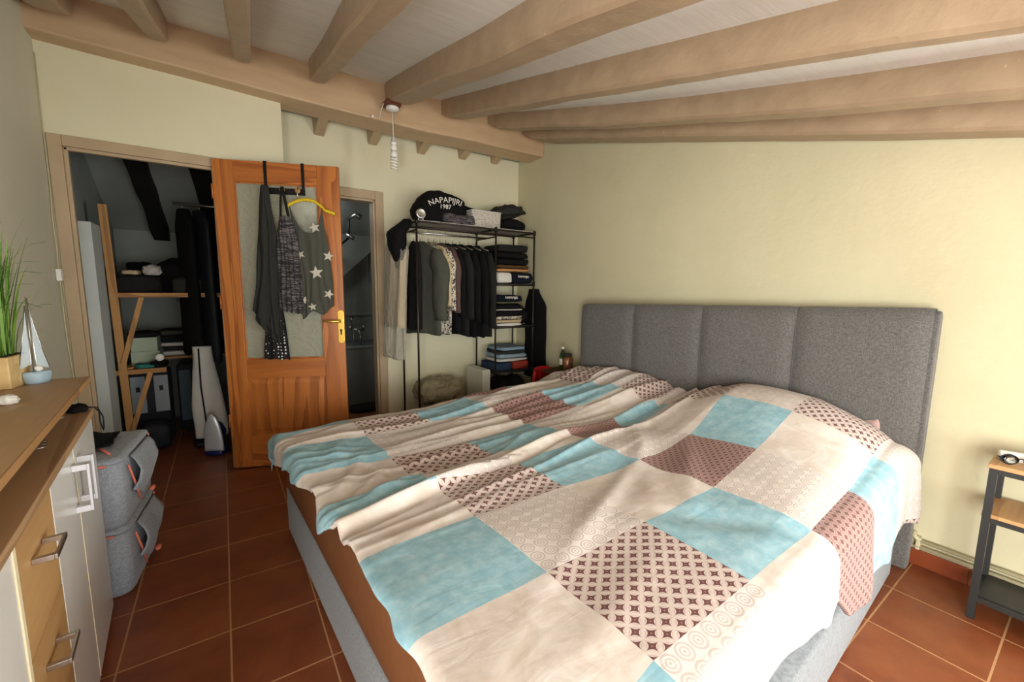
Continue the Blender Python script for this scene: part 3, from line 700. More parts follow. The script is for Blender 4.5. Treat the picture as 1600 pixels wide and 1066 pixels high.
def height(u, v):
    z = hermite(HU, [hermite(HV, r, v) for r in HT], u)
    far = 1-sm((v-1.0)/.35)                                      # wrinkly far half
    # long creases running up the bed, fanning from the valley between the pillows
    vv = v+(.10*(u-1.1))*(1 if v < .95 else -.4)
    def ridge(k, s, p=2.2):
        return (1-abs(nz(u*k[0]+s, vv*k[1], s)))**p
    w = .027*(ridge((.9, 6.5), 3.1, 5)-.45)*far*(.55+.45*sm((2.2-u)/1.0))+.014*(ridge((1.6, 11), 7.7, 3)-.4)*far
    w += .010*(ridge((1.3, 2.6), 5.5, 3)-.5)*(1-far)+.006*nz(u*3, v*3.4, 2)+.003*nz(u*9, v*14, 4)*(.3+far)
    # crisp fold along the middle
    c = .945-.025*math.sin(u*1.9)+.03*sm((u-1.5)/.5); q = v-c
    w += (.022*math.exp(-(q/.022)**2)-.014*math.exp(-((q-.045)/.03)**2))*sm((u-.15)/.3)
    # tucked flap near the foot
    q2 = v-(.80+.10*sm((u-1.7)/.45)); w += .020*math.exp(-(q2/.03)**2)*sm((u-1.55)/.3)
    # soft diagonal creases on the near half
    for cu, cv, ang, ln, am, wd in ((1.35, 1.42, .35, .42, .014, .035), (1.25, 1.75, -.9, .22, -.012, .05), (.95, 1.25, .7, .35, .014, .04), (1.75, 1.75, .2, .3, .006, .05), (1.0, 1.50, .55, .3, .010, .04), (2.0, .62, 1.0, .18, .018, .03), (1.95, .72, .8, .16, .015, .025), (1.98, .36, 1.2, .2, .012, .04)):
        a = (u-cu)*math.cos(ang)+(v-cv)*math.sin(ang); b_ = -(u-cu)*math.sin(ang)+(v-cv)*math.cos(ang)
        w += am*math.exp(-(b_/wd)**2-(a/ln)**2)
    return max(z+w, .488)
RB_ = {2.16: [-.36, -.02, .20, .52, .83, .955, 1.22, 1.56, 1.91, 2.25], 1.8: [-.36, -.03, .22, .54, .84, .98, 1.23, 1.57, 1.88, 2.24],
       1.44: [-.36, -.06, .22, .59, .87, .985, 1.27, 1.61, 1.91, 2.27], 1.08: [-.33, .02, .29, .62, .92, 1.05, 1.34, 1.64, 1.93, 2.28],
       .72: [-.30, .03, .33, .66, .91, 1.04, 1.35, 1.63, 1.93, 2.28], .36: [-.28, .05, .40, .69, .93, 1.03, 1.32, 1.63, 1.92, 2.28], 0: [-.28, .0, .36, .66, .9, 1.03, 1.36, 1.64, 1.92, 2.28]}
RU = sorted(RB_)
def rowc(u, v):
    br = [interp(RU, [RB_[k][i] for k in RU], u) for i in range(10)]
    return interp([-1]+br+[3], [-2.0]+list(range(10))+[11], v)
def colc(u): return interp([0, .36, .72, 1.08, 1.44, 1.8, 2.25], [5.999, 5, 4, 3, 2, 1, .02], u)
def side_len(u): return interp([0, .2, .45, .60, .8, .98, 1.08, 1.14, 1.26, 1.4, 1.6, 1.8, 2.2], [.37, .36, .34, .32, .34, .31, .21, .25, .19, .16, .13, .11, .10], u)+.008*nz(u*9, 3)
def foot_len(v): return interp([-.2, .0, .12, .3, .5, .62, .72, .84, .90, .97, 1.1, 1.3, 1.6, 2.1], [.16, .15, .13, .10, .075, .03, .02, .07, .10, .03, .025, .035, .05, .06], v)+.006*nz(v*11, 5)
EF, EN, EFAR = 2.135, 1.935, -.10
def drape(s, r=.055, bulge=.0):
    """s: cloth length past the edge -> (outward, down)"""
    if s <= 0: return s, 0
    a = s/r
    if a < PI/2: return r*math.sin(a), r*(1-math.cos(a))
    t = s-r*PI/2; return r+bulge*math.sin(min(1, t/.25)*PI*.6), r+t
NUa, NVa = 250, 300
db = NB(); LV = db.loops.layers.uv.verify(); VV = []
for i in range(NUa+1):
    row = []
    for j in range(NVa+1):
        tv = j/NVa; ti = i/NUa
        u = -.03+(EF+.08)*ti; sl = side_len(u); v = -.30+(EN+sl+.30)*tv
        u = -.03+(EF+foot_len(max(-.1, min(1.95, v)))+.03)*ti
        su_, sn, sf = u-EF, v-EN, EFAR-v
        zu_ = height(min(u, EF), max(EFAR, min(EN, v)))
        ox, dx = drape(su_, .05, .0) if su_ > 0 else (su_, 0)
        blg = .014*(.6+.6*nz(u*3, 9))
        if sn > 0: oy, dy = drape(sn, .07, blg); Y = EN+oy
        elif sf > 0: oy, dy = drape(sf, .05, .0); Y = EFAR-oy
        else: Y, dy = v, 0
        X = EF+ox if su_ > 0 else u
        if sn > 0:
            k = min(1, sn/.3); Y += .010*(1+math.sin(u*16+nz(u*3, 1)*3))*k; dy *= 1
        if su_ > 0: X += .008*math.sin(v*30+2*nz(v*4, 2))*min(1, su_/.08)
        z = zu_-max(dx, dy) if not (dx and dy) else zu_-math.hypot(dx, dy)
        if u < .18 and sn > 0: Y += .012*sm((.18-u)/.18)*sm(sn/.1)
        row.append((db.verts.new((X, Y, z)), (colc(min(2.51, max(0, u))), rowc(u, v))))
    VV.append(row)
for i in range(NUa):
    for j in range(NVa):
        q = (VV[i][j], VV[i+1][j], VV[i+1][j+1], VV[i][j+1]); f = db.faces.new([a[0] for a in q])
        for lp, a in zip(f.loops, q): lp[LV].uv = a[1]
dv = thing('duvet', 'rumpled patchwork duvet in blue, cream and brown star prints on the bed', 'duvet', BO, BA)
# thickness towards the bed
o = obj('duvet_cover', db, m['duvet'], dv, local=True); s = o.modifiers.new('s', 'SOLIDIFY'); s.thickness = .014; s.offset = -1
bm_ = NB(); bm_.from_mesh(o.data)
if sum(f.normal.z for f in bm_.faces) < 0:
    for f in bm_.faces: f.normal_flip()
    bm_.to_mesh(o.data)
bm_.free()
# ================================================================== SIDEBOARD (local: x along the front towards the viewer, y out into the room)
SA = math.atan2(-.997, .0785); SO = (-3.012, -1.6, 0)
sb = thing('sideboard', 'low white and oak sideboard with raised shelf board against the left wall', 'sideboard', SO, SA)
LL = dict(local=True)
def SB(*a): return B(*a)
obj('carcass', SB(.004, 1.55, -.30, -.018, .03, .784), m['white'], sb, False, bevel=.002, **LL)
obj('plinth', SB(.02, 1.54, -.29, -.04, .0, .03), m['dark_room'], sb, False, **LL)
obj('worktop', SB(-.004, 1.555, -.31, .006, .785, .807), m['oakdark'], sb, False, bevel=.003, **LL)
obj('raised_shelf', SB(-.11, 1.56, -.315, -.006, .890, .910), m['oakdark'], sb, False, bevel=.002, **LL)
obj('front_edge_band', SB(-.11, 1.56, -.0058, -.004, .8902, .9098), m['oak'], sb, False, **LL)
for s_ in (.03, .74, 1.45): obj('spacer_block', SB(s_, s_+.045, -.20, -.10, .807, .890), m['palewood'], sb, False, bevel=.002, **LL)
for k, (a, c) in enumerate(((.006, .382), (.388, .682))):
    dr = obj('cabinet_door', SB(a, c, -.017, 0, .035, .782), m['white'], sb, False, bevel=.0015, **LL)
    x = .345 if k == 0 else .43
    b = NB(); box(b, x-.010, x+.010, .030, .037, .60, .742); box(b, x-.010, x+.010, 0, .0305, .60, .618); box(b, x-.010, x+.010, 0, .0305, .724, .742)
    obj('handle', b, m['satin'], dr, False, bevel=.002, **LL)
obj('door_edge', SB(.3825, .3875, -.016, .001, .035, .782), m['edge'], sb, False, **LL)
for k in range(3):
    z1 = .782-.249*k; dr = obj('drawer', SB(.688, .982, -.017, 0, z1-.246, z1), m['oakv'], sb, False, bevel=.0015, **LL)
    z = z1-.080 if k == 0 else z1-.07
    b = NB(); box(b, .80, .90, .032, .038, z-.006, z+.006); box(b, .80, .812, 0, .0325, z-.006, z+.006); box(b, .888, .90, 0, .0325, z-.006, z+.006)
    obj('handle', b, m['chrome'], dr, False, bevel=.0015, **LL)
obj('door_edge', SB(.983, .9985, -.016, .002, .035, .782), m['edge'], sb, False, **LL)
obj('cabinet_door', SB(1.0, 1.5, -.017, 0, .035, .782), m['white'], sb, False, bevel=.0015, **LL)
ZT = .9105
# potted grass
pt = thing('potted_grass', 'green ornamental grass in a pale square wooden pot on the sideboard', 'potted plant', (-3.235, -1.575, ZT), -.12)
b = B(-.062, .062, -.062, .062, 0, .105); obj('pot', b, m['palewood'], pt, False, bevel=.004, **LL)
obj('soil', SB(-.054, .054, -.054, .054, .1052, .108), m['dark_room'], pt, False, **LL)
rnd = random.Random(4)
for k in range(100):
    x0, y0 = rnd.uniform(-.045, .045), rnd.uniform(-.045, .045); a = rnd.uniform(0, 2*PI); Lh = rnd.uniform(.24, .52); lean = rnd.uniform(.01, .11)*(1.1 if k % 6 == 0 else .7); droop = rnd.uniform(0, .10)*(1.1 if k % 5 == 0 else .35)
    b = NB(); rg = []; w = rnd.uniform(.0028, .0058)
    for i in range(11):
        t = i/10; r = lean*t+droop*t**3*1.3; z = .10+Lh*t-droop*1.2*t**4
        dx, dy = math.cos(a), math.sin(a); ww = w*(1-t**2.2)+.0004
        px, py = x0+dx*r, y0+dy*r; px = max(px, -.085)
        rg.append([(px-dy*ww, py+dx*ww, z), (px+dx*.001, py+dy*.001, z+.0012), (px+dy*ww, py-dx*ww, z)])
    loft(b, rg, cap=False, close=False); obj('leaf_blade', b, m['leaf'], pt, **LL)
# sailing boat ornament
bt = thing('sailboat_ornament', 'small glass sailing boat ornament with blue white hull beside the potted grass', 'ornament', (-3.145, -1.565, ZT), .55)
b = NB(); loft(b, [[(x*s1*.72, y*s2*.8, z) for x, y in [(math.cos(t)*.042+(.012 if math.cos(t) > .9 else 0), math.sin(t)*.026) for t in [2*PI*k/24 for k in range(24)]]] for z, s1, s2 in ((0, .8, .8), (.008, .92, .95), (.035, 1.05, 1.05), (.042, 1.0, 1.0))])
obj('hull', b, m['bluewhite'], bt, **LL)
obj('mast', T([(-.002, 0, .04), (0, 0, .30)], [.0022, .0012]), m['chrome'], bt, **LL)
def sail(name, pts, y):
    b = NB(); prism(b, pts, y-.0008, y+.0008); o = obj(name, b, m['sail'], bt, False, **LL)
    b = NB(); P = [(p[0], y, p[1]) for p in pts]; tube(b, P+[P[0]], .0013, 6); obj('sail_wire', b, m['chrome'], o, **LL)
sail('mainsail', [(.003, .295), (.006, .06), (.038, .05), (.022, .13), (.010, .21)], 0); sail('jib', [(-.004, .27), (-.006, .07), (-.036, .052), (-.02, .15)], .001)
obj('pebble', LUMP((.01, 0, .052), (.012, .009, .011), .002, 3, sub=2), m['white'], bt, **LL)
sh_ = LUMP((-3.118, -1.90, ZT+.014), (.022, .02, .015), .004, 8, z0=ZT); tag(obj('shell', sh_, m['wplastic']), 'white shell shaped dish at the left edge of the sideboard top', 'shell')
# items on the lower worktop between the boards
em = thing('eye_mask', 'black padded pouch with hanging cord at the far end of the lower board', 'pouch', (-3.055, -1.62, .8075))
b = RB(-3.045, -1.625, .8075, .055, .075, .026, e=.7, amp=.006, seed=3, rz=.5); obj('pouch_body', b, m['black_f'], em)
obj('cord', T([(-3.02, -1.60, .815), (-3.005, -1.588, .81), (-2.995, -1.58, .79), (-2.996, -1.575, .75), (-2.99, -1.57, .715), (-2.987, -1.575, .73), (-2.985, -1.585, .77), (-2.995, -1.60, .812), (-3.02, -1.61, .815)], .0022, 6), m['char_f'], em)
jr = thing('jar', 'tiny white jar standing beside the black pouch on the sideboard', 'jar', (-3.07, -1.70, .8075))
obj('jar_body', lathe(NB(), (-3.07, -1.70, .8075), [(.012, 0), (.013, .004), (.013, .028), (.009, .03)], 16), m['glass'], jr); obj('lid', lathe(NB(), (-3.07, -1.70, .8375), [(.011, .0005), (.011, .012), (.002, .013)], 16), m['wplastic'], jr)
b = NB()
for k in range(3): tube(b, [(-3.05+.02*math.cos(t)+.008*k, -1.98-.035*k+.014*math.sin(t), .811+.002*k) for t in [i*PI/8 for i in range(17)]], .0016, 6)
tag(obj('bracelet', b, m['chrome']), 'thin metal bracelets lying in the gap between the sideboard boards', 'bracelet')
b = NB(); tube(b, [(-3.04+.013*math.cos(t), -2.22+.012*math.sin(t), .8105) for t in [i*PI/8 for i in range(17)]], .0022, 6)
tag(obj('ring', b, m['chrome']), 'small metal ring on the lower sideboard board near the viewer', 'ring')
# ================================================================== storage boxes beside the sideboard
def felt_box(z0, label, seed):
    t = thing('storage_box', label, 'storage box', (-3.11, -1.30, z0), -.10, 'grey felt storage boxes')
    b = NB(); rg = []
    for z, s in ((0, -.012), (.02, 0), (.14, .006), (.255, .0), (.268, -.010)):
        rg.append([(x+.005*nz(x*5, y*5, z*6+seed), y+.006*nz(x*6, y*6, z*5+seed+4), z+(.006*nz(x*5, y*5, seed) if z > .2 else 0)) for x, y in rrect(-.175-s, .165+s, -.205-s, .205+s, .04, 6)])
    loft(b, rg); obj('box_body', b, m['boxfab'], t, **LL)
    b = NB(); rg = []
    for z, s in ((.268, 0), (.272, .006), (.283, .004), (.288, -.02)): rg.append([(x, y, z+.005*nz(x*7, y*7, seed)) for x, y in rrect(-.175-s, .165+s, -.205-s, .205+s, .04, 6)])
    loft(b, rg); obj('lid', b, m['boxfab'], t, **LL)
    b = NB(); tube(b, [(x*1.0, y, .266) for x, y in rrect(-.182, .172, -.212, .212, .045, 6)][:22], .004, 6)
    tube(b, [(.12, -.14, .291), (.05, -.02, .292), (.00, .10, .291), (.06, .18, .291)], .005, 6)
    obj('zip', b, m['coral'], t, **LL)
    b = NB(); grid(b, lambda a, c: (.172+.030*math.sin(PI*a)+.012*a+.006*nz(a*4, c*4, seed), -.10+.26*c-.05*a, .262-.20*a*(1-.35*abs(2*c-1))), 12, 12)
    obj('side_flap', b, m['boxfab'], t, solid=.006, **LL)
    b = NB(); tube(b, [(.176, -.15, .24), (.186, -.13, .16), (.190, -.10, .07)], .004, 6); obj('pull_cord', b, m['coral'], t, **LL); b = NB(); lump(b, (.198, .04, .055), (.012, .020, .010), .003, 3, sub=2)
    obj('pull_tab', b, m['coral'], t, **LL)
felt_box(.001, 'grey felt zip storage box standing on the floor, lower of two', 1)
felt_box(.291, 'grey felt zip storage box with coral trim, upper of two', 5)
b = NB(); grid(b, lambda a, c: (-3.20+.19*a+.01*nz(a*3, c*3, 5), -1.42+.20*c+.03*a, .600+.045*math.sin(PI*min(1, a*1.1))*math.sin(PI*c)+.006*nz(a*9, c*9, 1)), 30, 30)
tag(obj('folded_cloth', b, m['black_f'], solid=.008), 'crumpled black cloth lying on the upper grey storage box', 'cloth')
# ================================================================== CLOTHES RACK
X0, XM, X1, YF, YB, ZR = -1.285, -.535, -.10, -.42, -.07, 1.80
rk = thing('clothes_rack', 'dark metal clothes rack with shelves full of clothes in the corner', 'clothes rack', ((X0+X1)/2, YF, 0))
for x, y in ((X0, YF), (XM, YF), (X1, YF), (X0, YB), (XM, YB), (X1, YB)):
    b = T([(x, y, .002), (x, y, ZR)], .0085); obj('post', b, m['bronze'], rk)
    parts('joint', [lathe(NB(), (x, y, z-.02), [(.0088, 0), (.014, .002), (.014, .038), (.0088, .04)], 12) for z in (ZR-.02,)+((1.30, .90, .47) if x != X0 else (.12,))], m['blackm'], rk)
b = NB()
for y in (YF, YB): tube(b, [(X0, y, ZR-.02), (X1, y, ZR-.02)], .008)
for y in (YF+.02,): tube(b, [(X0, y, ZR-.06), (X1, y, ZR-.06)], .007)
for x in (X0, XM, X1): tube(b, [(x, YF, ZR-.02), (x, YB, ZR-.02)], .008)
obj('top_frame', b, m['bronze'], rk)
obj('top_shelf', B(X0, X1, YF, YB, ZR-.012, ZR-.006), m['basket'], rk, False)
obj('hanging_rail', T([(X0, -.245, 1.715), (XM, -.245, 1.715)], .009), m['chrome'], rk)
parts('rail_support', [T([(x, YF, 1.715), (x, YB, 1.715)], .007) for x in (X0, XM)], m['bronze'], rk)
SH = (1.30, .90, .47)
for z in SH:
    b = B(XM, X1, YF, YB, z-.006, z); obj('shelf', b, m['dark_room'], rk, False)
    b = NB()
    for y in (YF, YB): tube(b, [(XM, y, z-.012), (X1, y, z-.012)], .0075)
    for x in (XM, X1): tube(b, [(x, YF, z-.012), (x, YB, z-.012)], .0075)
    obj('shelf_frame', b, m['bronze'], rk)
# ---------- hanging garments on the rail
RZ = 1.715; RY = -.245
def garment(name, cat, label, x, mat, length=.78, w=.40, th=.05, yaw=0, seed=0, sleeve=.52, zshift=0, group='clothes hanging on the rack rail', hangw=True, sl_mat=None, sw=.055, flare=.05, near_only=False):
    t = thing(name, label, cat, (x, RY, 0), yaw, group)
    zt = RZ-.075+zshift; n = 56; rg = []
    for j in range(26):
        s = j/25; z = zt-length*s; sh = .22+.78*sm(s/.11) if s < .11 else 1+flare*s
        hw = w/2*sh; hh = th/2*(.5+.5*sm(s/.1))*(1+.5*s)
        ring = []
        for k in range(n):
            a = 2*PI*k/n; f = .014*math.sin(a*5+seed+2*s)*s+.010*nz(math.cos(a)*3+seed, math.sin(a)*3, z*3)
            ring.append(((hh+f)*math.sin(a)+.02*nz(z*2, seed), (hw+.35*f)*math.cos(a), z+(.03*nz(a, seed) if j == 25 else 0)))
        rg.append(ring)
    b = NB(); loft(b, rg); body = obj('body', b, mat, t, **LL)
    for sg in ((-1,) if near_only else (-1, 1)):
        if not sleeve: break
        b = NB(); rg = []
        for j in range(15):
            s = j/14; z = zt-.075-sleeve*s; y = sg*(w/2-.025+.035*sm(s*3)+.02*s+.012*nz(s*3, seed, sg)); r = sw*(1-.32*s)*(.55+.45*sm(s*5))
            rg.append([(r*.62*math.cos(2*PI*k/16)*(1+.25*nz(k*.5, s*5, seed))+.012*nz(s*2, seed+sg), y+r*math.sin(2*PI*k/16)*(1+.2*nz(k*.7, s*4, seed)), z) for k in range(16)])
        loft(b, rg); obj('sleeve', b, sl_mat or mat, t, **LL)
    b = NB(); tube(b, [(0, 0, zt+.0), (0, 0, RZ-.005), (.0, .012, RZ+.014), (0, .0, RZ+.022), (0, -.016, RZ+.010)], .0022, 6); tube(b, [(0, -w/2+.04, zt-.055), (0, 0, zt+.0), (0, w/2-.04, zt-.055)], .006, 6)
    obj('hanger', b, m['chrome'], t, **LL); return t
GL = [('jacket', 'jacket', 'dark grey jacket hanging first on the rail beside the left post', -1.245, 'char_f', dict(length=.74, w=.24, sleeve=0, seed=1, yaw=.0)),
      ('coat', 'coat', 'grey green coat with broad sleeve hanging second on the rail', -1.185, 'grey_f', dict(length=.78, w=.46, th=.06, sleeve=.58, seed=2, yaw=.30, sw=.10)),
      ('shirt', 'shirt', 'beige striped shirt hanging between the grey coat and leopard top', -1.11, 'stripe', dict(length=.56, w=.44, th=.04, sleeve=.46, seed=3, yaw=.25)),
      ('blouse', 'blouse', 'long leopard print blouse hanging on the rail', -1.06, 'leopard', dict(length=.78, w=.44, th=.045, sleeve=.50, seed=4, yaw=.22)),
      ('shirt', 'shirt', 'brown mauve shirt hanging behind the leopard print blouse', -1.0, 'mauve_f', dict(length=.58, w=.42, th=.04, sleeve=.52, seed=5, yaw=.2)),
      ('jacket', 'jacket', 'black jacket hanging directly right of the mauve shirt', -.945, 'black_f', dict(length=.78, w=.42, sleeve=.56, seed=6, yaw=.15)),
      ('jacket', 'jacket', 'black jacket with small chest print near the middle of the rail', -.88, 'char_f', dict(length=.80, w=.44, sleeve=.58, seed=7, yaw=.2)),
      ('jacket', 'jacket', 'black jacket hanging third from the right end of the rail', -.805, 'black_f', dict(length=.80, w=.44, sleeve=.60, seed=8, yaw=.16)),
      ('jacket', 'jacket', 'black jacket hanging second from the right end of the rail', -.72, 'black_f', dict(length=.82, w=.44, sleeve=.62, seed=9, yaw=.15)),
      ('jacket', 'jacket', 'black jacket hanging last on the rail beside the folded clothes', -.645, 'char_f', dict(length=.82, w=.46, sleeve=.66, seed=10, yaw=.12))]
for nm, cat, lb, x, mt_, kw in GL:
    g_ = garment(nm, cat, lb, x, m[mt_], **kw)
    if 'chest print' in lb:
        b = NB()
        for k in range(5): lump(b, (-.045, -.125+.008*k, 1.44-.03*k), (.004, .008, .010), .002, k, sub=1)
        obj('chest_print', b, m['orange_f'], g_, **LL)
# clear garment bags at the left end of the rack
gb = thing('garment_bag', 'beige clothes in a clear plastic bag hanging off the left rack end', 'garment bag', (-1.40, -.22, 0))
rg = []
for j in range(24):
    s = j/23; z = 1.68-1.02*s; hw = .05+.10*sm(s/.15)+.03*s; cx = -1.385-.035*s
    rg.append([(cx+(.05*math.cos(a)+.012*math.sin(5*a+3*s))*(1+.2*nz(a, s*3)), -.235+hw*math.sin(a)*(1+.1*nz(a*2, s*4)), z) for a in [2*PI*k/40 for k in range(40)]])
b = NB(); loft(b, rg[:18]); obj('garment_inside', b, m['beige_f'], gb)
rg = [[((p[0]+1.40)*1.22-1.40-.005, (p[1]+.235)*1.18-.235, p[2]+.012) for p in r] for r in rg]
b = NB(); loft(b, rg); obj('plastic_cover', b, m['film'], gb)
obj('hook', T([(-1.385, -.235, 1.69), (-1.37, -.235, 1.76), (-1.34, -.235, 1.775), (-1.292, -.235, 1.775)], .0025, 6), m['chrome'], gb)
bk = thing('black_jacket', 'black garment draped over the top left corner of the rack', 'garment', (-1.38, -.30, 1.5))
b = NB(); rg = []
for j in range(16):
    s = j/15; z = 1.80-.40*s; r = .035+.075*math.sin(PI*min(1, s*1.15))**.8*(1-.5*s); cx = -1.33-.10*sm(s*3)+.03*s
    rg.append([(cx+r*.8*math.cos(a)*(1+.3*nz(a, s*4, 2)), -.33+r*1.1*math.sin(a)*(1+.3*nz(a*1.5, s*4, 5)), z) for a in [2*PI*k/20 for k in range(20)]])
loft(b, rg); obj('draped_cloth', b, m['black_f'], bk)
# black coat hanging on the right side of the rack
ct = thing('coat', 'long black coat hanging at the right end of the rack by the corner', 'coat', (-.055, -.30, .9))
b = NB(); rg = []
for j in range(22):
    s = j/21; z = 1.25-.88*s; hw = .07+.10*sm(s/.2); rg.append([(-.048+.034*math.cos(a)*(1+.3*nz(a, s*4, 9)), -.36-.03*sm(s/.2)+hw*math.sin(a)*(1+.14*nz(a*2, s*3, 3)), z) for a in [2*PI*k/28 for k in range(28)]])
loft(b, rg); obj('coat_body', b, m['black_f'], ct)
# ---------- folded clothes
def folded(x, y, z, sx, sy, h, mat, label, seed, group, name='folded_clothes', cat='folded clothes', **kw):
    b = NB(); n = max(2, int(h/.022)); rg = []
    rbox(b, x, y, z, sx, sy, h*.98, e=.32, amp=.010, seed=seed, nf=5, seg=36, rows=10)
    for v in b.verts:
        if v.co.y < y-sy*.3: v.co.y += .007*math.cos((v.co.z-z)/h*PI*2*n/2+seed)
    o = obj(name, b, mat); tag(o, label, cat, group); return o
GA = 'folded clothes on the upper rack shelf'; GBn = 'folded clothes on the middle rack shelf'; GC = 'folded clothes on the lower rack shelf'
xs_, ys_ = -.315, -.25
stackA = [(.105, 'white_f', 'white folded cloth at the bottom left of the upper rack shelf', -.43, .17), (.105, 'navy_f', 'navy folded sweater with white lettering on the upper rack shelf', -.225, .24)]
z = 1.302
for k, (h, mt_, lb, x, sx_) in enumerate(stackA): o = folded(x, ys_-.02, z, sx_, .32, h, m[mt_], lb, 20+k, GA)
textobj('lettering', 'NAPAPIJRI', .028, m['letter'], o, Matrix.Translation((-.235, -.438, z+.055)) @ Matrix.Rotation(PI/2, 4, 'X') @ Matrix.Rotation(-.04, 4, 'Z'), .003)
z += .108
for k, (h, mt_, lb) in enumerate(((.028, 'orange_f', 'sand coloured folded cloth above the navy sweater'), (.035, 'brown_f', 'brown folded cloth under the black pile'), (.06, 'black_f', 'lowest black folded garment of the top pile'), (.055, 'black_f', 'middle black folded garment of the top pile'), (.07, 'char_f', 'thick black folded garment on top of the highest pile'))):
    folded(xs_+.01*nz(k, 3), ys_, z, .39-.01*k, .32, h, m[mt_], lb, 30+k, GA); z += h+.001
z = .902
for k, (h, mt_, lb) in enumerate(((.028, 'white_f', 'cream folded top at the very bottom of the middle shelf pile'), (.03, 'beige_f', 'beige folded top second from the bottom of the middle pile'), (.034, 'leopard', 'patterned white folded top in the middle shelf pile'), (.048, 'black_f', 'black folded garment just above the patterned white top'), (.016, 'white_f', 'thin white folded top between two black garments'), (.05, 'black_f', 'black folded garment under the olive one'), (.018, 'green_f', 'olive folded garment near the top of the middle pile'), (.06, 'navy_f', 'dark folded sweater with white lettering topping the middle pile'))):
    o = folded(-.36+.008*nz(k, 7), ys_-.01, z, .31, .31, h, m[mt_], lb, 40+k, GBn); z += h+.001
textobj('lettering', 'NAPAPIJRI', .032, m['letter'], o, Matrix.Translation((-.36, -.424, z-.035)) @ Matrix.Rotation(PI/2, 4, 'X') @ Matrix.Rotation(-.03, 4, 'Z'), .003)
tag(obj('clothing_bundle', LUMP((-.16, -.25, .99), (.05, .13, .088), .02, 12, z0=.903), m['black_f']), 'black crumpled bundle beside the middle shelf pile', 'clothing bundle')
z = .472
for k, (h, sx_, x, mt_, lb) in enumerate(((.075, .20, -.42, 'denim_f', 'dark blue folded jeans at the lower rack shelf'), (.08, .19, -.21, 'red_f', 'red folded cloth on the lower rack shelf'))):
    folded(x, ys_, z, sx_, .31, h, m[mt_], lb, 60+k, GC)
for k, (h, mt_, lb) in enumerate(((.03, 'white_f', 'white folded cloth above the red one'), (.04, 'pblue_f', 'pale blue folded cloth on the lower shelf'), (.035, 'dgrey_f', 'dark grey folded cloth on the lower shelf'), (.035, 'pblue_f', 'topmost pale grey blue folded cloth of the lower shelf'))):
    folded(-.30, ys_, .554+.036*k, .36-.02*k, .30, h*.95, m[mt_], lb, 70+k, GC)
for k, (x, zz, mt_) in enumerate(((-.42, .003, 'black_f'), (-.22, .003, 'dgrey_f'), (-.36, .20, 'char_f'), (-.20, .19, 'dgrey_f'))):
    tag(obj('clothing_bundle', LUMP((x, -.25, zz+.095), (.10, .14, .098), .02, 80+k, z0=zz), m[mt_]), ('black', 'dark grey', 'upper charcoal', 'upper grey')[k]+' clothing bundle under the lowest rack shelf', 'clothing bundle', 'clothing bundles at the rack foot')
# ---------- things on top of the rack
ZK = ZR-.005
bg = thing('folded_sweater', 'black sweater bundle with arched white lettering on top of the rack', 'sweater', (-1.03, -.26, ZK))
b = NB(); rbox(b, -1.03, -.26, ZK, .44, .30, .22, e=.55, amp=.03, seed=11, nf=4, seg=48, rows=18)
for v in b.verts:
    t = (v.co.z-ZK)/.22; v.co.x += .02*t; v.co.z = ZK+(v.co.z-ZK)*(1+.16*math.sin((v.co.x+1.25)*7))
lump(b, (-1.05, -.30, ZK+.235), (.022, .02, .022), .006, 2, z0=None, sub=2)
obj('sweater_body', b, m['black_f'], bg)
RT = Matrix.Rotation(PI/2, 4, 'X')
textobj('lettering', 'NAPAPIJRI', .062, m['letter'], bg, Matrix.Translation((-1.04, -.442, ZK+.155)) @ Matrix.Rotation(-.12, 4, 'Z') @ RT @ Matrix.Rotation(.08, 4, 'Z'), .003, bend=.32)
textobj('lettering', '1987', .050, m['letter'], bg, Matrix.Translation((-1.04, -.442, ZK+.105)) @ Matrix.Rotation(-.12, 4, 'Z') @ RT, .003)
pz = folded(-.90, -.385, ZK, .30, .09, .075, m['polka'] if False else m['space'], 'dark knitted roll with small light pattern below the lettered sweater', 13, None)
ck = thing('alarm_clock', 'small round silver alarm clock at the left end of the rack top', 'clock', (-1.25, -.43, ZK))
b = NB(); lathe(b, (-1.245, -.415, ZK+.048), [(.004, .016), (.030, .014), (.040, .004), (.041, -.010), (.037, -.014), (.030, -.012), (.004, -.012)], 24, 'Y'); obj('clock_body', b, m['chrome'], ck)
b = NB()
for s in (-1, 1): tube(b, [(-1.245+s*.02, -.412, ZK), (-1.245+s*.018, -.412, ZK+.02)], .004, 8)
obj('foot', b, m['satin'], ck)
fb_ = thing('storage_basket', 'grey patterned fabric box on the rack top between the dark bundles', 'fabric box', (-.625, -.31, ZK))
b = NB(); rg = [[(x, y, z) for x, y in rrect(-.775-s, -.475+s, -.415-s, -.13+s, .012, 4)] for z, s in ((ZK+.001, -.004), (ZK+.13, 0), (ZK+.135, -.003))]
loft(b, rg); obj('box_body', b, m['basket'], fb_); obj('rim', T([(x, y, ZK+.133) for x, y in rrect(-.777, -.473, -.417, -.128, .012, 4)]+[(-.485, -.128, ZK+.133)], .004, 6), m['white_f'], fb_)
tag(obj('strap', T([(-.80, -.28, ZK+.18), (-.74, -.26, ZK+.165), (-.66, -.25, ZK+.155), (-.58, -.24, ZK+.143)], [.014, .018, .018, .008], 10), m['black_f']), 'black strap lying across the patterned fabric box', 'strap')
tag(obj('jacket_bundle', LUMP((-.285, -.25, ZK+.055), (.17, .15, .062), .02, 15, z0=ZK), m['black_f']), 'flat black jacket bundle at the right end of the rack top', 'jacket bundle')
b = NB(); lump(b, (-.30, -.24, ZK+.175), (.18, .13, .06), .03, 19)
for v in b.verts: v.co.z += .10*max(-.15, (v.co.x+.36))
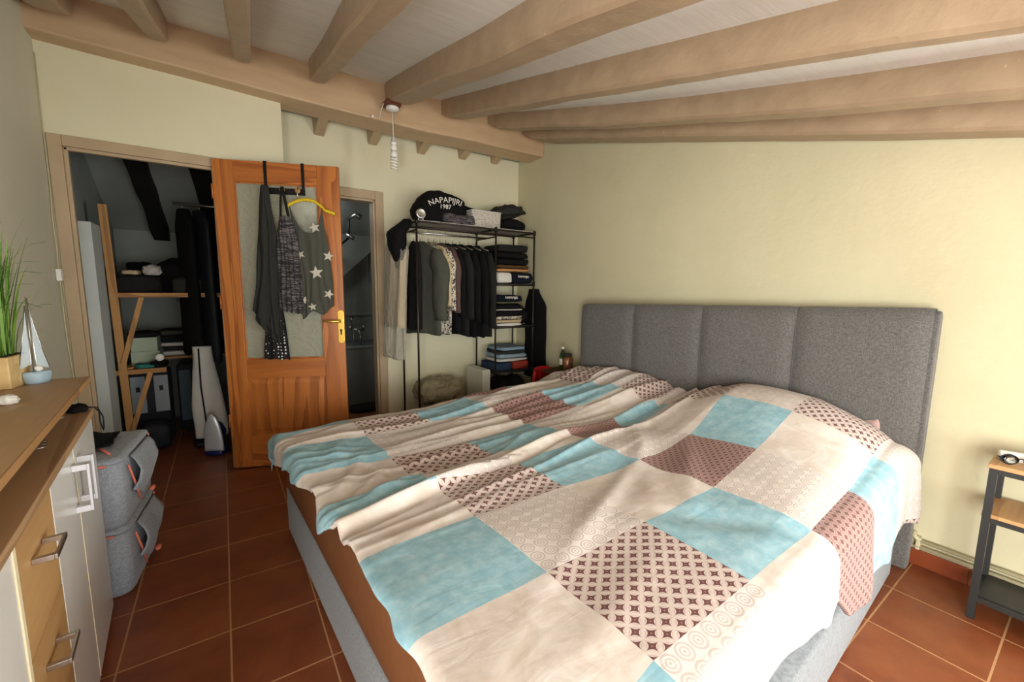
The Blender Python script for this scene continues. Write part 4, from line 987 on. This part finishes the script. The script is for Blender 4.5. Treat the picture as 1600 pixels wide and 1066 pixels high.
tag(obj('jacket_bundle', b, m['dgrey_f']), 'dark grey puffy jacket lying on the black jacket bundle', 'jacket bundle')
tag(obj('plastic_bag', LUMP((-1.02, -.24, .10), (.22, .17, .135), .05, 31, nf=6, z0=.003, sub=5), m['khakibag']), 'crumpled khaki plastic bag on the floor under the hanging clothes', 'plastic bag')
tag(obj('floor_cushion', RB(-1.02, -.24, .24, .42, .30, .20, e=.6, amp=.05, seed=33, nf=6, seg=60, rows=24), m['khakibag']), 'pale crumpled bundle wrapped in plastic below the hanging clothes', 'bundle')
tag(obj('storage_crate', B(-.66, -.575, -.40, -.10, .002, .50), m['tissue'], smooth=False, bevel=.004), 'narrow beige panel box standing by the middle rack post', 'box')
# ================================================================== far bedside corner: red chair, nightstand, bottle
rc = thing('chair', 'red padded chair with curved low back beyond the bed', 'chair', (-.42, -.86, 0))
b = NB(); rg = []
for j in range(9):
    t = j/8; z = .30+.28*t; hw = .165*(1-.10*t**3); rg.append([(-.42+x*hw*(1 if abs(x) < .99 else 1), -.93-.012+.010*(1-x*x)*0+.05*(1-x*x)-.02*t+dy, z+.012*(1-x*x)*(t**4)) for x, dy in [(i/10-1, 0) for i in range(21)]+[(1-i/10, .022) for i in range(21)]])
loft(b, rg); b.transform(Matrix.Translation((-.42, -.90, 0)) @ Matrix.Rotation(.5, 4, 'Z') @ Matrix.Translation((.42, .90, 0))); obj('backrest', b, m['red'], rc, bevel=.004)
obj('seat', RB(-.36, -.80, .30, .34, .30, .06, e=.4, amp=.003, rz=.5), m['red'], rc)
for x, y in ((-.50, -.92), (-.27, -.90), (-.46, -.68), (-.24, -.72)): obj('leg', T([(x, y, .002), (x, y, .32)], .011), m['chrome'], rc)
ns = thing('nightstand', 'dark nightstand on the far side of the bed beside the headboard', 'nightstand', (-.17, -1.02, 0))
obj('top', B(-.36, -.05, -1.13, -.86, .545, .562), m['brown_f'], ns, False, bevel=.003)
for x in (-.35, -.06):
    for y in (-1.12, -.87): obj('leg', BAR((x, y, .001), (x, y, .545), .018, .018, (0, 1, 0)), m['greym'], ns, False)
obj('lower_shelf', B(-.35, -.06, -1.12, -.87, .25, .265), m['brown_f'], ns, False)
bo = thing('bottle', 'green plastic water bottle with white cap on the far nightstand', 'bottle', (-.20, -.985, .562))
obj('bottle_body', lathe(NB(), (-.20, -.985, .5625), [(.026, 0), (.030, .006), (.030, .11), (.024, .135), (.012, .165), (.012, .178)], 20), m['greenglass'], bo)
obj('label', lathe(NB(), (-.20, -.985, .5625), [(.0302, .045), (.0306, .047), (.0306, .095), (.0302, .097)], 20), m['tissue'], bo)
obj('cap', lathe(NB(), (-.20, -.985, .7407), [(.0135, 0), (.0135, .02), (.005, .021)], 16), m['wplastic'], bo)
jj = thing('jar', 'amber brown jar with dark lid beside the green bottle', 'jar', (-.22, -1.075, .562))
obj('jar_body', lathe(NB(), (-.22, -1.068, .5625), [(.040, 0), (.044, .01), (.044, .115), (.034, .13)], 24), m['copper'], jj)
obj('lid', lathe(NB(), (-.22, -1.068, .6928), [(.036, 0), (.037, .02), (.01, .024)], 24), m['dark_room'], jj)
# ================================================================== near nightstand (right)
nt = thing('nightstand', 'slim dark metal nightstand with oak shelves by the cream wall at right', 'nightstand', (-.14, -3.66, 0))
NX0, NX1, NY0, NY1, NH = -.272, -.03, -3.93, -3.462, .628
for x in (NX0+.011, NX1-.011):
    for y in (NY0+.011, NY1-.011): obj('leg', B(x-.011, x+.011, y-.011, y+.011, .001, NH-.017), m['greym'], nt, False)
for z in (NH-.037, .40, .075):
    for x in (NX0+.011, NX1-.011): obj('frame_rail', B(x-.009, x+.009, NY0+.022, NY1-.022, z, z+.018), m['greym'], nt, False)
    for y in (NY0+.011, NY1-.011): obj('frame_rail', B(NX0+.022, NX1-.022, y-.009, y+.009, z, z+.018), m['greym'], nt, False)
obj('top', B(NX0-.004, NX1+.004, NY0-.004, NY1+.004, NH-.017, NH), m['oak'], nt, False, bevel=.002)
obj('middle_shelf', B(NX0+.002, NX1-.002, NY0, NY1+.003, .4185, .4335), m['oak'], nt, False, bevel=.002)
obj('lower_shelf', B(NX0+.02, NX1-.02, NY0+.02, NY1-.02, .0935, .097), m['greym'], nt, False)
cl = thing('clock', 'small white digital clock on the right nightstand', 'clock', (-.15, -3.50, NH), .3)
b = NB(); prism(b, [(-.006, 0), (.03, 0), (.022, .034), (.004, .034)], -.035, .035, 'Y'); b.transform(Matrix.Rotation(PI, 4, 'Z')); obj('clock_body', b, m['wplastic'], cl, False, bevel=.004, **LL)
b = NB(); prism(b, [(-.0005, .008), (-.003, .008), (.001, .028), (.0035, .028)], -.026, .026, 'Y'); b.transform(Matrix.Translation((-.0015, 0, 0)) @ Matrix.Rotation(0, 4, 'Z')); bpy_ = obj('display', b, m['basket'], cl, False, **LL)
gl = thing('glasses', 'dark framed folded glasses lying in front of the white clock', 'glasses', (-.215, -3.53, NH), -1.15)
for s in (-1, 1):
    b = NB(); tube(b, [(s*.030+.023*math.cos(t), .0, .020+.017*math.sin(t)) for t in [i*PI/10 for i in range(21)]], .0025, 6); rm = obj('rim', b, m['blackm'], gl, **LL)
    obj('lens', lathe(NB(), (s*.030, 0, .020), [(.0205, .0005), (.0205, -.0005)], 20, 'Y'), m['glass'], rm, **LL)
    obj('temple', T([(s*.053, 0, .022), (s*.055, .02, .022), (s*.03, .045, .012), (-s*.03, .055, .005)], .002, 6), m['blackm'], gl, **LL)
obj('bridge', T([(-.008, 0, .024), (0, -.002, .028), (.008, 0, .024)], .0022, 6), m['blackm'], gl, **LL)
gc = thing('glasses_case', 'black glasses case at the right edge of the nightstand top', 'glasses case', (-.17, -3.62, NH))
obj('case_shell', RB(-.16, -3.64, NH+.001, .06, .15, .04, e=.5, amp=.002), m['blackm'], gc)
# heating pipe
pp = thing('heating_pipe', 'cream painted twin heating pipe running low along the wall', 'pipe', (-.03, -3.8, .1))
for z in (.128, .098): obj('pipe_run', T([(-.026, -3.255, z), (-.026, -6.9, z)], .0085), m['pipe'], pp)
b = NB()
for y in (-3.265, -3.9): box(b, -.034, -.001, y-.008, y+.008, .084, .142)
obj('bracket', b, m['pipe'], pp, False, bevel=.003)
b = T([(-.026, -3.27, .128), (-.026, -3.25, .140), (-.012, -3.245, .150), (-.001, -3.245, .15)], .010); obj('elbow', b, m['pipe'], pp)
# ================================================================== lamp
lx, ly = -1.497, -.53; zb = zu(ly)-.004
lp = thing('pendant_lamp', 'bare spiral bulb pendant hanging from the thick rafter', 'pendant lamp', (lx, ly, 2.3))
obj('mounting_block', B(lx-.055, lx+.05, ly-.05, ly+.05, zb-.022, zb+.012), m['redwood'], lp, False, bevel=.003)
obj('ceiling_rose', lathe(NB(), (lx, ly, zb-.052), [(.012, 0), (.040, .006), (.046, .014), (.046, .028), (.03, .03)], 28), m['wplastic'], lp)
obj('cord', T([(lx, ly, zb-.05), (lx+.001, ly, 2.40), (lx+.003, ly, 2.335)], .0028, 8), m['wplastic'], lp)
zl = 2.335
obj('socket', lathe(NB(), (lx+.003, ly, zl-.085), [(.018, 0), (.022, .004), (.022, .03), (.019, .035), (.019, .045), (.024, .047), (.024, .054), (.018, .056), (.015, .084), (.006, .088)], 24), m['wplastic'], lp)
bb_ = lathe(NB(), (lx+.003, ly, zl-.135), [(.016, 0), (.024, .004), (.026, .030), (.016, .048)], 24); bulb = obj('bulb_base', bb_, m['wplastic'], lp)
pts = [(lx+.003+.023*math.cos(t), ly+.023*math.sin(t), zl-.135-.085*t/(2*PI*4)) for t in [i*PI/9 for i in range(73)]]
obj('spiral_tube', T(pts, .0062, 8), m['bulb'], bulb)
wr = thing('pull_string', 'thin white cord hanging from the beam beside the lamp', 'cord', (lx-.07, -.43, 2.5))
obj('cord_line', T([(lx-.062, ly, zb-.01), (lx-.066, -.47, 2.52), (lx-.068, -.44, 2.47)], .002, 6), m['wplastic'], wr)
obj('hook', lathe(NB(), (lx-.115, -.43, 2.49), [(.004, .01), (.010, 0), (.010, -.01), (.003, -.012)], 12, 'Y'), m['wplastic'], wr)
# small switch and cable at the left corner
sw = thing('cord_switch', 'small white inline switch on a cable beside the left door casing', 'switch', (-3.318, -.34, 1.3))
obj('switch_body', B(-3.328, -3.306, -.40, -.36, 1.27, 1.335), m['wplastic'], sw, False, bevel=.004)
obj('cable', T([(-3.318, -.38, 1.335), (-3.316, -.375, 1.45), (-3.322, -.36, 1.6), (-3.324, -.325, 1.75), (-3.324, -.322, 2.04), (-3.323, -.322, 2.45)], .0025, 6), m['pipe'], sw)
b = T([(-3.318, -.38, 1.27), (-3.321, -.37, 1.1), (-3.322, -.36, .9), (-3.322, -.33, .7), (-3.322, -.33, .2)], .0025, 6); obj('lower_cable', b, m['pipe'], sw)
# ================================================================== CLOSET
cr = thing('wooden_shelf_rack', 'home made pine slat shelf rack inside the closet', 'shelf rack', (-3.1, .5, 0))
CX0, CX1 = -3.215, -2.40
def slat(name, a, b_, w, h, mat='rackwood', up=(0, 1, 0)): return obj(name, BAR(a, b_, w, h, up), m[mat], cr, False, bevel=.002)
slat('post', (-3.20, .30, 0.001), (-3.225, .30, 1.79), .045, .022, up=(0, 1, 0))
slat('brace', (-3.07, .285, 1.165), (-3.20, .285, .70), .030, .016)
slat('brace', (-3.06, .285, .625), (-3.19, .285, .20), .030, .016)
obj('upper_shelf', B(-3.23, -2.30, .31, 1.30, 1.172, 1.19), m['rackwoodh'], cr, False, bevel=.002)
slat('shelf_rail', (-3.23, .30, 1.180), (-2.35, .30, 1.180), .02, .032, 'rackwoodh', (0, 0, 1))
obj('middle_shelf', B(-3.23, -2.98, .31, .75, .622, .638), m['rackwoodh'], cr, False, bevel=.002)
obj('middle_shelf', B(-3.23, -2.60, .80, 1.30, .638, .656), m['rackwoodh'], cr, False, bevel=.002)
slat('shelf_rail', (-3.27, .30, .63), (-2.97, .30, .63), .02, .035, 'rackwoodh', (0, 0, 1))
def item(name, cat, label, bm, mat, group=None, smooth=True, bevel=0): return tag(obj(name, bm, m[mat], None, smooth, bevel=bevel), label, cat, group)
Z1_ = 1.191
item('bag', 'bag', 'dark flat bag at the left end of the upper closet shelf', RB(-3.09, .50, Z1_, .26, .30, .13, e=.35, amp=.012, seed=1), 'char_f')
item('bag', 'bag', 'black bag behind the dark flat bag on the upper closet shelf', RB(-3.12, .85, Z1_, .18, .26, .24, e=.5, amp=.02, seed=2), 'black_f')
item('cap', 'cap', 'white round cap on the upper closet shelf', LUMP((-3.02, .52, Z1_+.165), (.060, .06, .050), .008, 3, z0=Z1_+.134), 'white_f')
item('folded_towel', 'towel', 'folded beige towel beside the white cap', RB(-3.14, .52, Z1_+.134, .10, .16, .035, e=.4, amp=.006, seed=3), 'beige_f')
item('bag', 'bag', 'large black bag bulging in the middle of the upper closet shelf', LUMP((-2.88, .66, Z1_+.125), (.17, .20, .145), .03, 5, z0=Z1_), 'black_f')
item('folded_clothes', 'folded clothes', 'grey folded clothes at the right of the upper closet shelf', RB(-2.80, .42, Z1_, .20, .20, .12, e=.45, amp=.015, seed=6), 'dgrey_f')
Z2 = .657; Z3 = .639
item('storage_carton', 'box', 'pale green carton on the middle closet shelf, lower of two', B(-3.19, -3.02, .50, .72, Z3, Z3+.11), 'boxgreen', 'pale cartons in the closet', False, .003)
item('storage_carton', 'box', 'pale green carton on the middle closet shelf, upper of two', B(-3.185, -3.03, .50, .71, Z3+.111, Z3+.215), 'boxgreen', 'pale cartons in the closet', False, .003)
item('hat', 'hat', 'dark grey hat lying on the pale green cartons', LUMP((-3.11, .60, Z3+.235), (.10, .10, .028), .006, 7, z0=Z3+.216), 'char_f')
item('folded_towel', 'towel', 'teal cloth at the front of the middle closet shelf', RB(-3.09, .40, Z3, .13, .12, .032, e=.5, amp=.010, seed=8), 'teal_f')
item('tray', 'tray', 'small orange dish on the middle closet shelf by the post', lathe(NB(), (-3.19, .37, Z3+.0005), [(.028, 0), (.036, .018), (.034, .018), (.026, .004)], 20), 'rackwood')
item('bag', 'bag', 'small black bag at the end of the middle closet shelf', RB(-3.015, .40, Z3, .10, .13, .05, e=.6, amp=.01, seed=9), 'black_f')
item('paper_roll', 'paper roll', 'white roll end lying on the small black closet bag', lathe(NB(), (-3.01, .36, Z3+.075), [(.012, 0), (.026, .001), (.026, .05), (.012, .051)], 20, 'Y'), 'wplastic')
for k, (h, mt_, lb) in enumerate(((.04, 'white_f', 'white folded linen at the bottom of the rear closet pile'), (.035, 'dgrey_f', 'dark grey folded linen second in the rear closet pile'), (.035, 'white_f', 'upper white folded linen of the rear closet pile'), (.06, 'char_f', 'black folded linen in the rear closet pile'), (.04, 'grey_f', 'grey folded linen on top of the rear closet pile'))):
    item('folded_linen', 'folded linen', lb, RB(-2.93+.01*nz(k, 1), 1.0, Z2+sum((.04, .035, .035, .06, .04)[:k])+.001*k, .27, .30, h, e=.3, amp=.006, seed=50+k), mt_, 'folded linen on the rear closet shelf')
item('paper_roll', 'paper roll', 'white rolled bundle at the right end of the rear closet shelf', LUMP((-2.735, .98, Z2+.065), (.055, .08, .065), .01, 11, z0=Z2), 'white_f')
item('fabric_roll', 'fabric roll', 'beige rolled bundle standing behind the white roll', LUMP((-2.74, 1.10, Z2+.15), (.045, .05, .15), .012, 13, z0=Z2), 'beige_f')
b = NB(); prism(b, [(-2.95, 1.10), (-2.91, 1.10), (-2.91, 1.14), (-2.95, 1.14)], 1.338, 1.349); item('wall_socket', 'socket', 'small grey socket on the back wall of the closet', b, 'greym', None, False)
def suitcase(x, y, w, dd, h, shell, lb, side):
    t = thing('suitcase', lb, 'suitcase', (x, y, 0), 0, 'suitcases on the closet floor')
    b = NB(); loft(b, [[(x+a, y+c, z) for a, c in rrect(-w/2-s, w/2+s, -dd/2-s, dd/2+s, .03, 4)] for z, s in ((.03, -.02), (.045, 0), (h-.02, 0), (h, -.02))]); obj('shell', b, m['dark_p'], t)
    for s0, s1 in ((-w/2+.012, -w*.10), (w*.10, w/2-.012)):
        pn = obj('front_panel', B(x+s0, x+s1, y-dd/2-.008, y-dd/2+.003, .26 if shell == 'grey_p' else .12, h-.05), m[shell], t, False, bevel=.004)
        if shell == 'grey_p': obj('latch', B(x+(s0+s1)/2-.012, x+(s0+s1)/2+.012, y-dd/2-.014, y-dd/2-.008, .43, .47), m['blackm'], pn, False, bevel=.002)
    b = NB(); tube(b, [(x-.05, y, h-.005), (x-.05, y, h+.015), (x+.05, y, h+.015), (x+.05, y, h-.005)], .008, 8); obj('carry_handle', b, m['blackm'], t)
    for a in (-1, 1):
        for c in (-1, 1): obj('wheel', lathe(NB(), (x+a*(w/2-.05)-.008, y+c*(dd/2-.05), .0215), [(.008, 0), (.02, .002), (.02, .016), (.008, .018)], 16, 'X'), m['blackm'], t)
suitcase(-3.105, .64, .25, .18, .60, 'grey_p', 'dark suitcase with light grey front panels beside the closet post', 0)
suitcase(-2.83, .80, .24, .18, .60, 'teal_p', 'dark teal suitcase right of the grey panelled one', 1)
item('bag', 'bag', 'black bag on the closet floor in front of the grey suitcase', RB(-3.07, .44, .002, .17, .17, .21, e=.45, amp=.015, seed=14), 'dark_p')
# mass of black clothes on a closet rail
b = T([(-2.86, .42, 1.86), (-2.21, .42, 1.86)], .012); cp = thing('closet_rail', 'metal closet rail carrying the black clothes behind the door', 'rail', (-2.5, .42, 1.86)); obj('rail_bar', b, m['chrome'], cp)
for k, (x, L_g, mt_, lb) in enumerate(((-2.80, 1.10, 'black_f', 'long black coat hanging first inside the closet'), (-2.70, 1.15, 'dark_p', 'long dark navy coat hanging second inside the closet'), (-2.60, 1.05, 'black_f', 'long black coat hanging third inside the closet'), (-2.48, 1.0, 'char_f', 'charcoal coat hanging fourth inside the closet'), (-2.36, 1.0, 'black_f', 'black coat hanging last inside the closet'))):
    t = thing('coat', lb, 'coat', (x, .42, 0), .25, 'coats on the closet rail'); rg = []
    for j in range(24):
        s = j/23; z = 1.82-L_g*s; hw = .21*(.30+.70*sm(s/.10)); hh = .035+.02*s
        rg.append([((hh+.012*nz(a*2, s*4, k))*math.cos(a), hw*math.sin(a)*(1+.06*nz(a*2, s*3, k)), z+(.06*nz(a*2, k) if j == 23 else 0)) for a in [2*PI*q/32 for q in range(32)]])
    b = NB(); loft(b, rg); obj('coat_body', b, m[mt_], t, **LL); obj('hanger', T([(0, 0, 1.81), (0, 0, 1.862), (0, .012, 1.876), (0, -.006, 1.88)], .0025, 6), m['chrome'], t, **LL)
wc = thing('white_coat', 'long white coat with dark zip hanging low behind the door edge', 'coat', (-2.72, .22, 0)); rg = []
for j in range(24):
    s = j/23; z = .80-.70*s; hw = .060+.045*sm(s*1.3); rg.append([(-2.745+(hw+.010*nz(a*2, s*3, 1))*math.cos(a)+.02*s, .20+(.045+.008*nz(a, s*4, 2))*math.sin(a), z) for a in [2*PI*q/32 for q in range(32)]])
b = NB(); loft(b, rg); obj('coat_body', b, m['white_f'], wc)
obj('zip', T([(-2.765, .150, .79), (-2.768, .142, .5), (-2.748, .142, .12)], .006, 6), m['char_f'], wc)
b = NB(); 
for z in (.095, .078): box(b, -2.765, -2.715, .158, .20, z-.016, z-.004)
obj('hem_stripe', b, m['red_f'], wc, False)
ir = thing('steam_iron', 'steam iron standing upright on its heel behind the open door', 'iron', (-2.70, .04, 0), -.5)
b = NB(); rg = []
for t in [i/12 for i in range(13)]:
    z = .04+.28*t; w = .062*(1-t**2.2)**.6+.004; rg.append([(w*x, y, z) for x, y in ((-1, -.030), (-.9, -.038), (.9, -.038), (1, -.030), (1, -.020), (-1, -.020))])
loft(b, rg); obj('soleplate', b, m['satin'], ir, **LL)
b = NB(); rg = []
for t in [i/12 for i in range(13)]:
    z = .04+.27*t; w = .060*(1-t**2.2)**.6+.003; dpt = .075*(1-t**1.5)+.006; rg.append([(w*x, -.020+dpt*y, z) for x, y in ((-1, 0), (1, 0), (.8, .7), (.4, 1), (-.4, 1), (-.8, .7))])
loft(b, rg); obj('iron_body', b, m['dark_p'], ir, **LL)
obj('iron_handle', T([(0, .04, .07), (0, .10, .09), (0, .11, .15), (0, .07, .21), (0, .02, .24)], .014, 10), m['bluepl'], ir, **LL)
obj('heel', RB(0, .01, .002, .13, .12, .042, e=.4), m['bluepl'], ir, local=True)
b = NB(); box(b, -2.90, -2.83, .62, .70, .003, .02); item('slipper', 'slipper', 'dark slipper on the closet floor beside the white coat', RB(-2.80, .35, .002, .09, .22, .05, e=.6, amp=.004), 'dark_p')
b.free()
# ================================================================== BATHROOM
tb_ = thing('bathtub', 'grey tiled bathtub seen through the second doorway', 'bathtub', (-1.45, 1.0, 0))
b = NB(); box(b, -2.10, -.78, .85, 1.34, .002, .60); obj('tub_apron', b, m['tub'], tb_, False, bevel=.01)
b = NB(); loft(b, [[(x, y, z) for x, y in rrect(-2.12, -.76, .82, 1.345, .05, 5)] for z in (.602, .625, .63)]); obj('tub_rim', b, m['tub'], tb_)
struct(obj('trim_3', B(-2.148, -.76, 1.332, 1.349, .93, .955), m['tub'], smooth=False), 'grey tile ledge line above the bathtub')
fc = thing('bath_faucet', 'chrome bath mixer with hand shower standing on the tub rim', 'faucet', (-1.45, .95, .63))
for x in (-1.47, -1.40): obj('riser', T([(x, .93, .6305), (x, .93, .80)], .010), m['chrome'], fc)
obj('mixer_body', T([(-1.50, .93, .80), (-1.36, .93, .80)], .016), m['chrome'], fc)
for x in (-1.50, -1.36): obj('tap', lathe(NB(), (x, .93, .815), [(.008, 0), (.02, .006), (.02, .02), (.008, .026)], 14), m['chrome'], fc)
obj('spout', T([(-1.43, .93, .80), (-1.43, .86, .79), (-1.43, .84, .76)], .010), m['chrome'], fc)
obj('hand_shower', T([(-1.49, .92, .82), (-1.495, .90, .90), (-1.495, .88, .93)], [.008, .010, .018]), m['chrome'], fc)
sf = thing('shower_fitting', 'chrome shower fitting mounted high on the bathroom wall', 'shower fitting', (-1.5, .8, 1.9))
b = T([(-1.60, 1.15, 1.62), (-1.50, .85, 1.75), (-1.505, .80, 1.93)], .012); obj('shower_bar', b, m['blackm'], sf)
obj('shower_head', T([(-1.50, .79, 1.93), (-1.45, .75, 1.97), (-1.41, .73, 1.94)], [.014, .022, .028]), m['chrome'], sf)
obj('valve', T([(-1.53, .84, 1.78), (-1.46, .81, 1.74)], .02), m['chrome'], sf)
item('bath_mat', 'bath mat', 'dark crumpled bath mat before the bathtub', RB(-1.40, .62, .002, .42, .24, .05, e=.6, amp=.02, seed=3), 'char_f')
# ================================================================== CAMERA AND LIGHT
A_ = Vector((0.82357647, -0.56710026, 0.01091313)); U_ = Vector((0.06213161, 0.10932218, 0.99206266)); F_ = Vector((0.56379204, 0.81636141, -0.12527003))
cam = bpy.data.cameras.new('camera'); co = bpy.data.objects.new('camera', cam); C.objects.link(co)
mx = Matrix((A_, U_, -F_)).transposed().to_4x4(); mx.translation = Vector((-2.592902, -3.672942, 1.257112)); co.matrix_world = mx
cam.sensor_width = 36; cam.lens = 652.63/1600*36; cam.clip_start = .03; bpy.context.scene.camera = co
w = bpy.data.worlds.new('sky'); bpy.context.scene.world = w; w.use_nodes = True
bgn = w.node_tree.nodes['Background']; bgn.inputs[0].default_value = (.62, .80, 1.0, 1); bgn.inputs[1].default_value = 1.6
def area(name, loc, tgt, sx, sy, power, col):
    l = bpy.data.lights.new(name, 'AREA'); l.shape = 'RECTANGLE'; l.size = sx; l.size_y = sy; l.energy = power; l.color = col
    o = bpy.data.objects.new(name, l); C.objects.link(o); o.location = loc
    o.rotation_euler = (Vector(tgt)-Vector(loc)).to_track_quat('-Z', 'Y').to_euler(); return o
area('window_daylight', (-1.62, -7.14, .95), (-1.62, -1.0, 5.0), 2.6, 1.35, 78, (1.0, .985, .93))
area('side_fill_light', (.20, -4.8, .9), (-2.6, -3.9, 1.6), 1.15, 1.15, 74, (.96, 1.0, .97))  # fill light at the added right window, brightens the left wall
area('left_fill_light', (-3.53, -4.6, .9), (0, -3.4, 1.6), 1.15, 1.15, 104, (1.0, .99, .95))  # fill light at the added left window, brightens headboard wall and bed
area('bathroom_fill_light', (-1.85, .7, 2.05), (-1.5, .9, .5), .3, .3, 2.6, (.95, 1.0, 1.0))  # added fill light, no skylight built here; lifts the dark bathroom
v = bpy.context.scene.view_settings; v.view_transform = 'Standard'; v.look = 'None'; v.exposure = .36; v.gamma = 1; v.use_curve_mapping = False
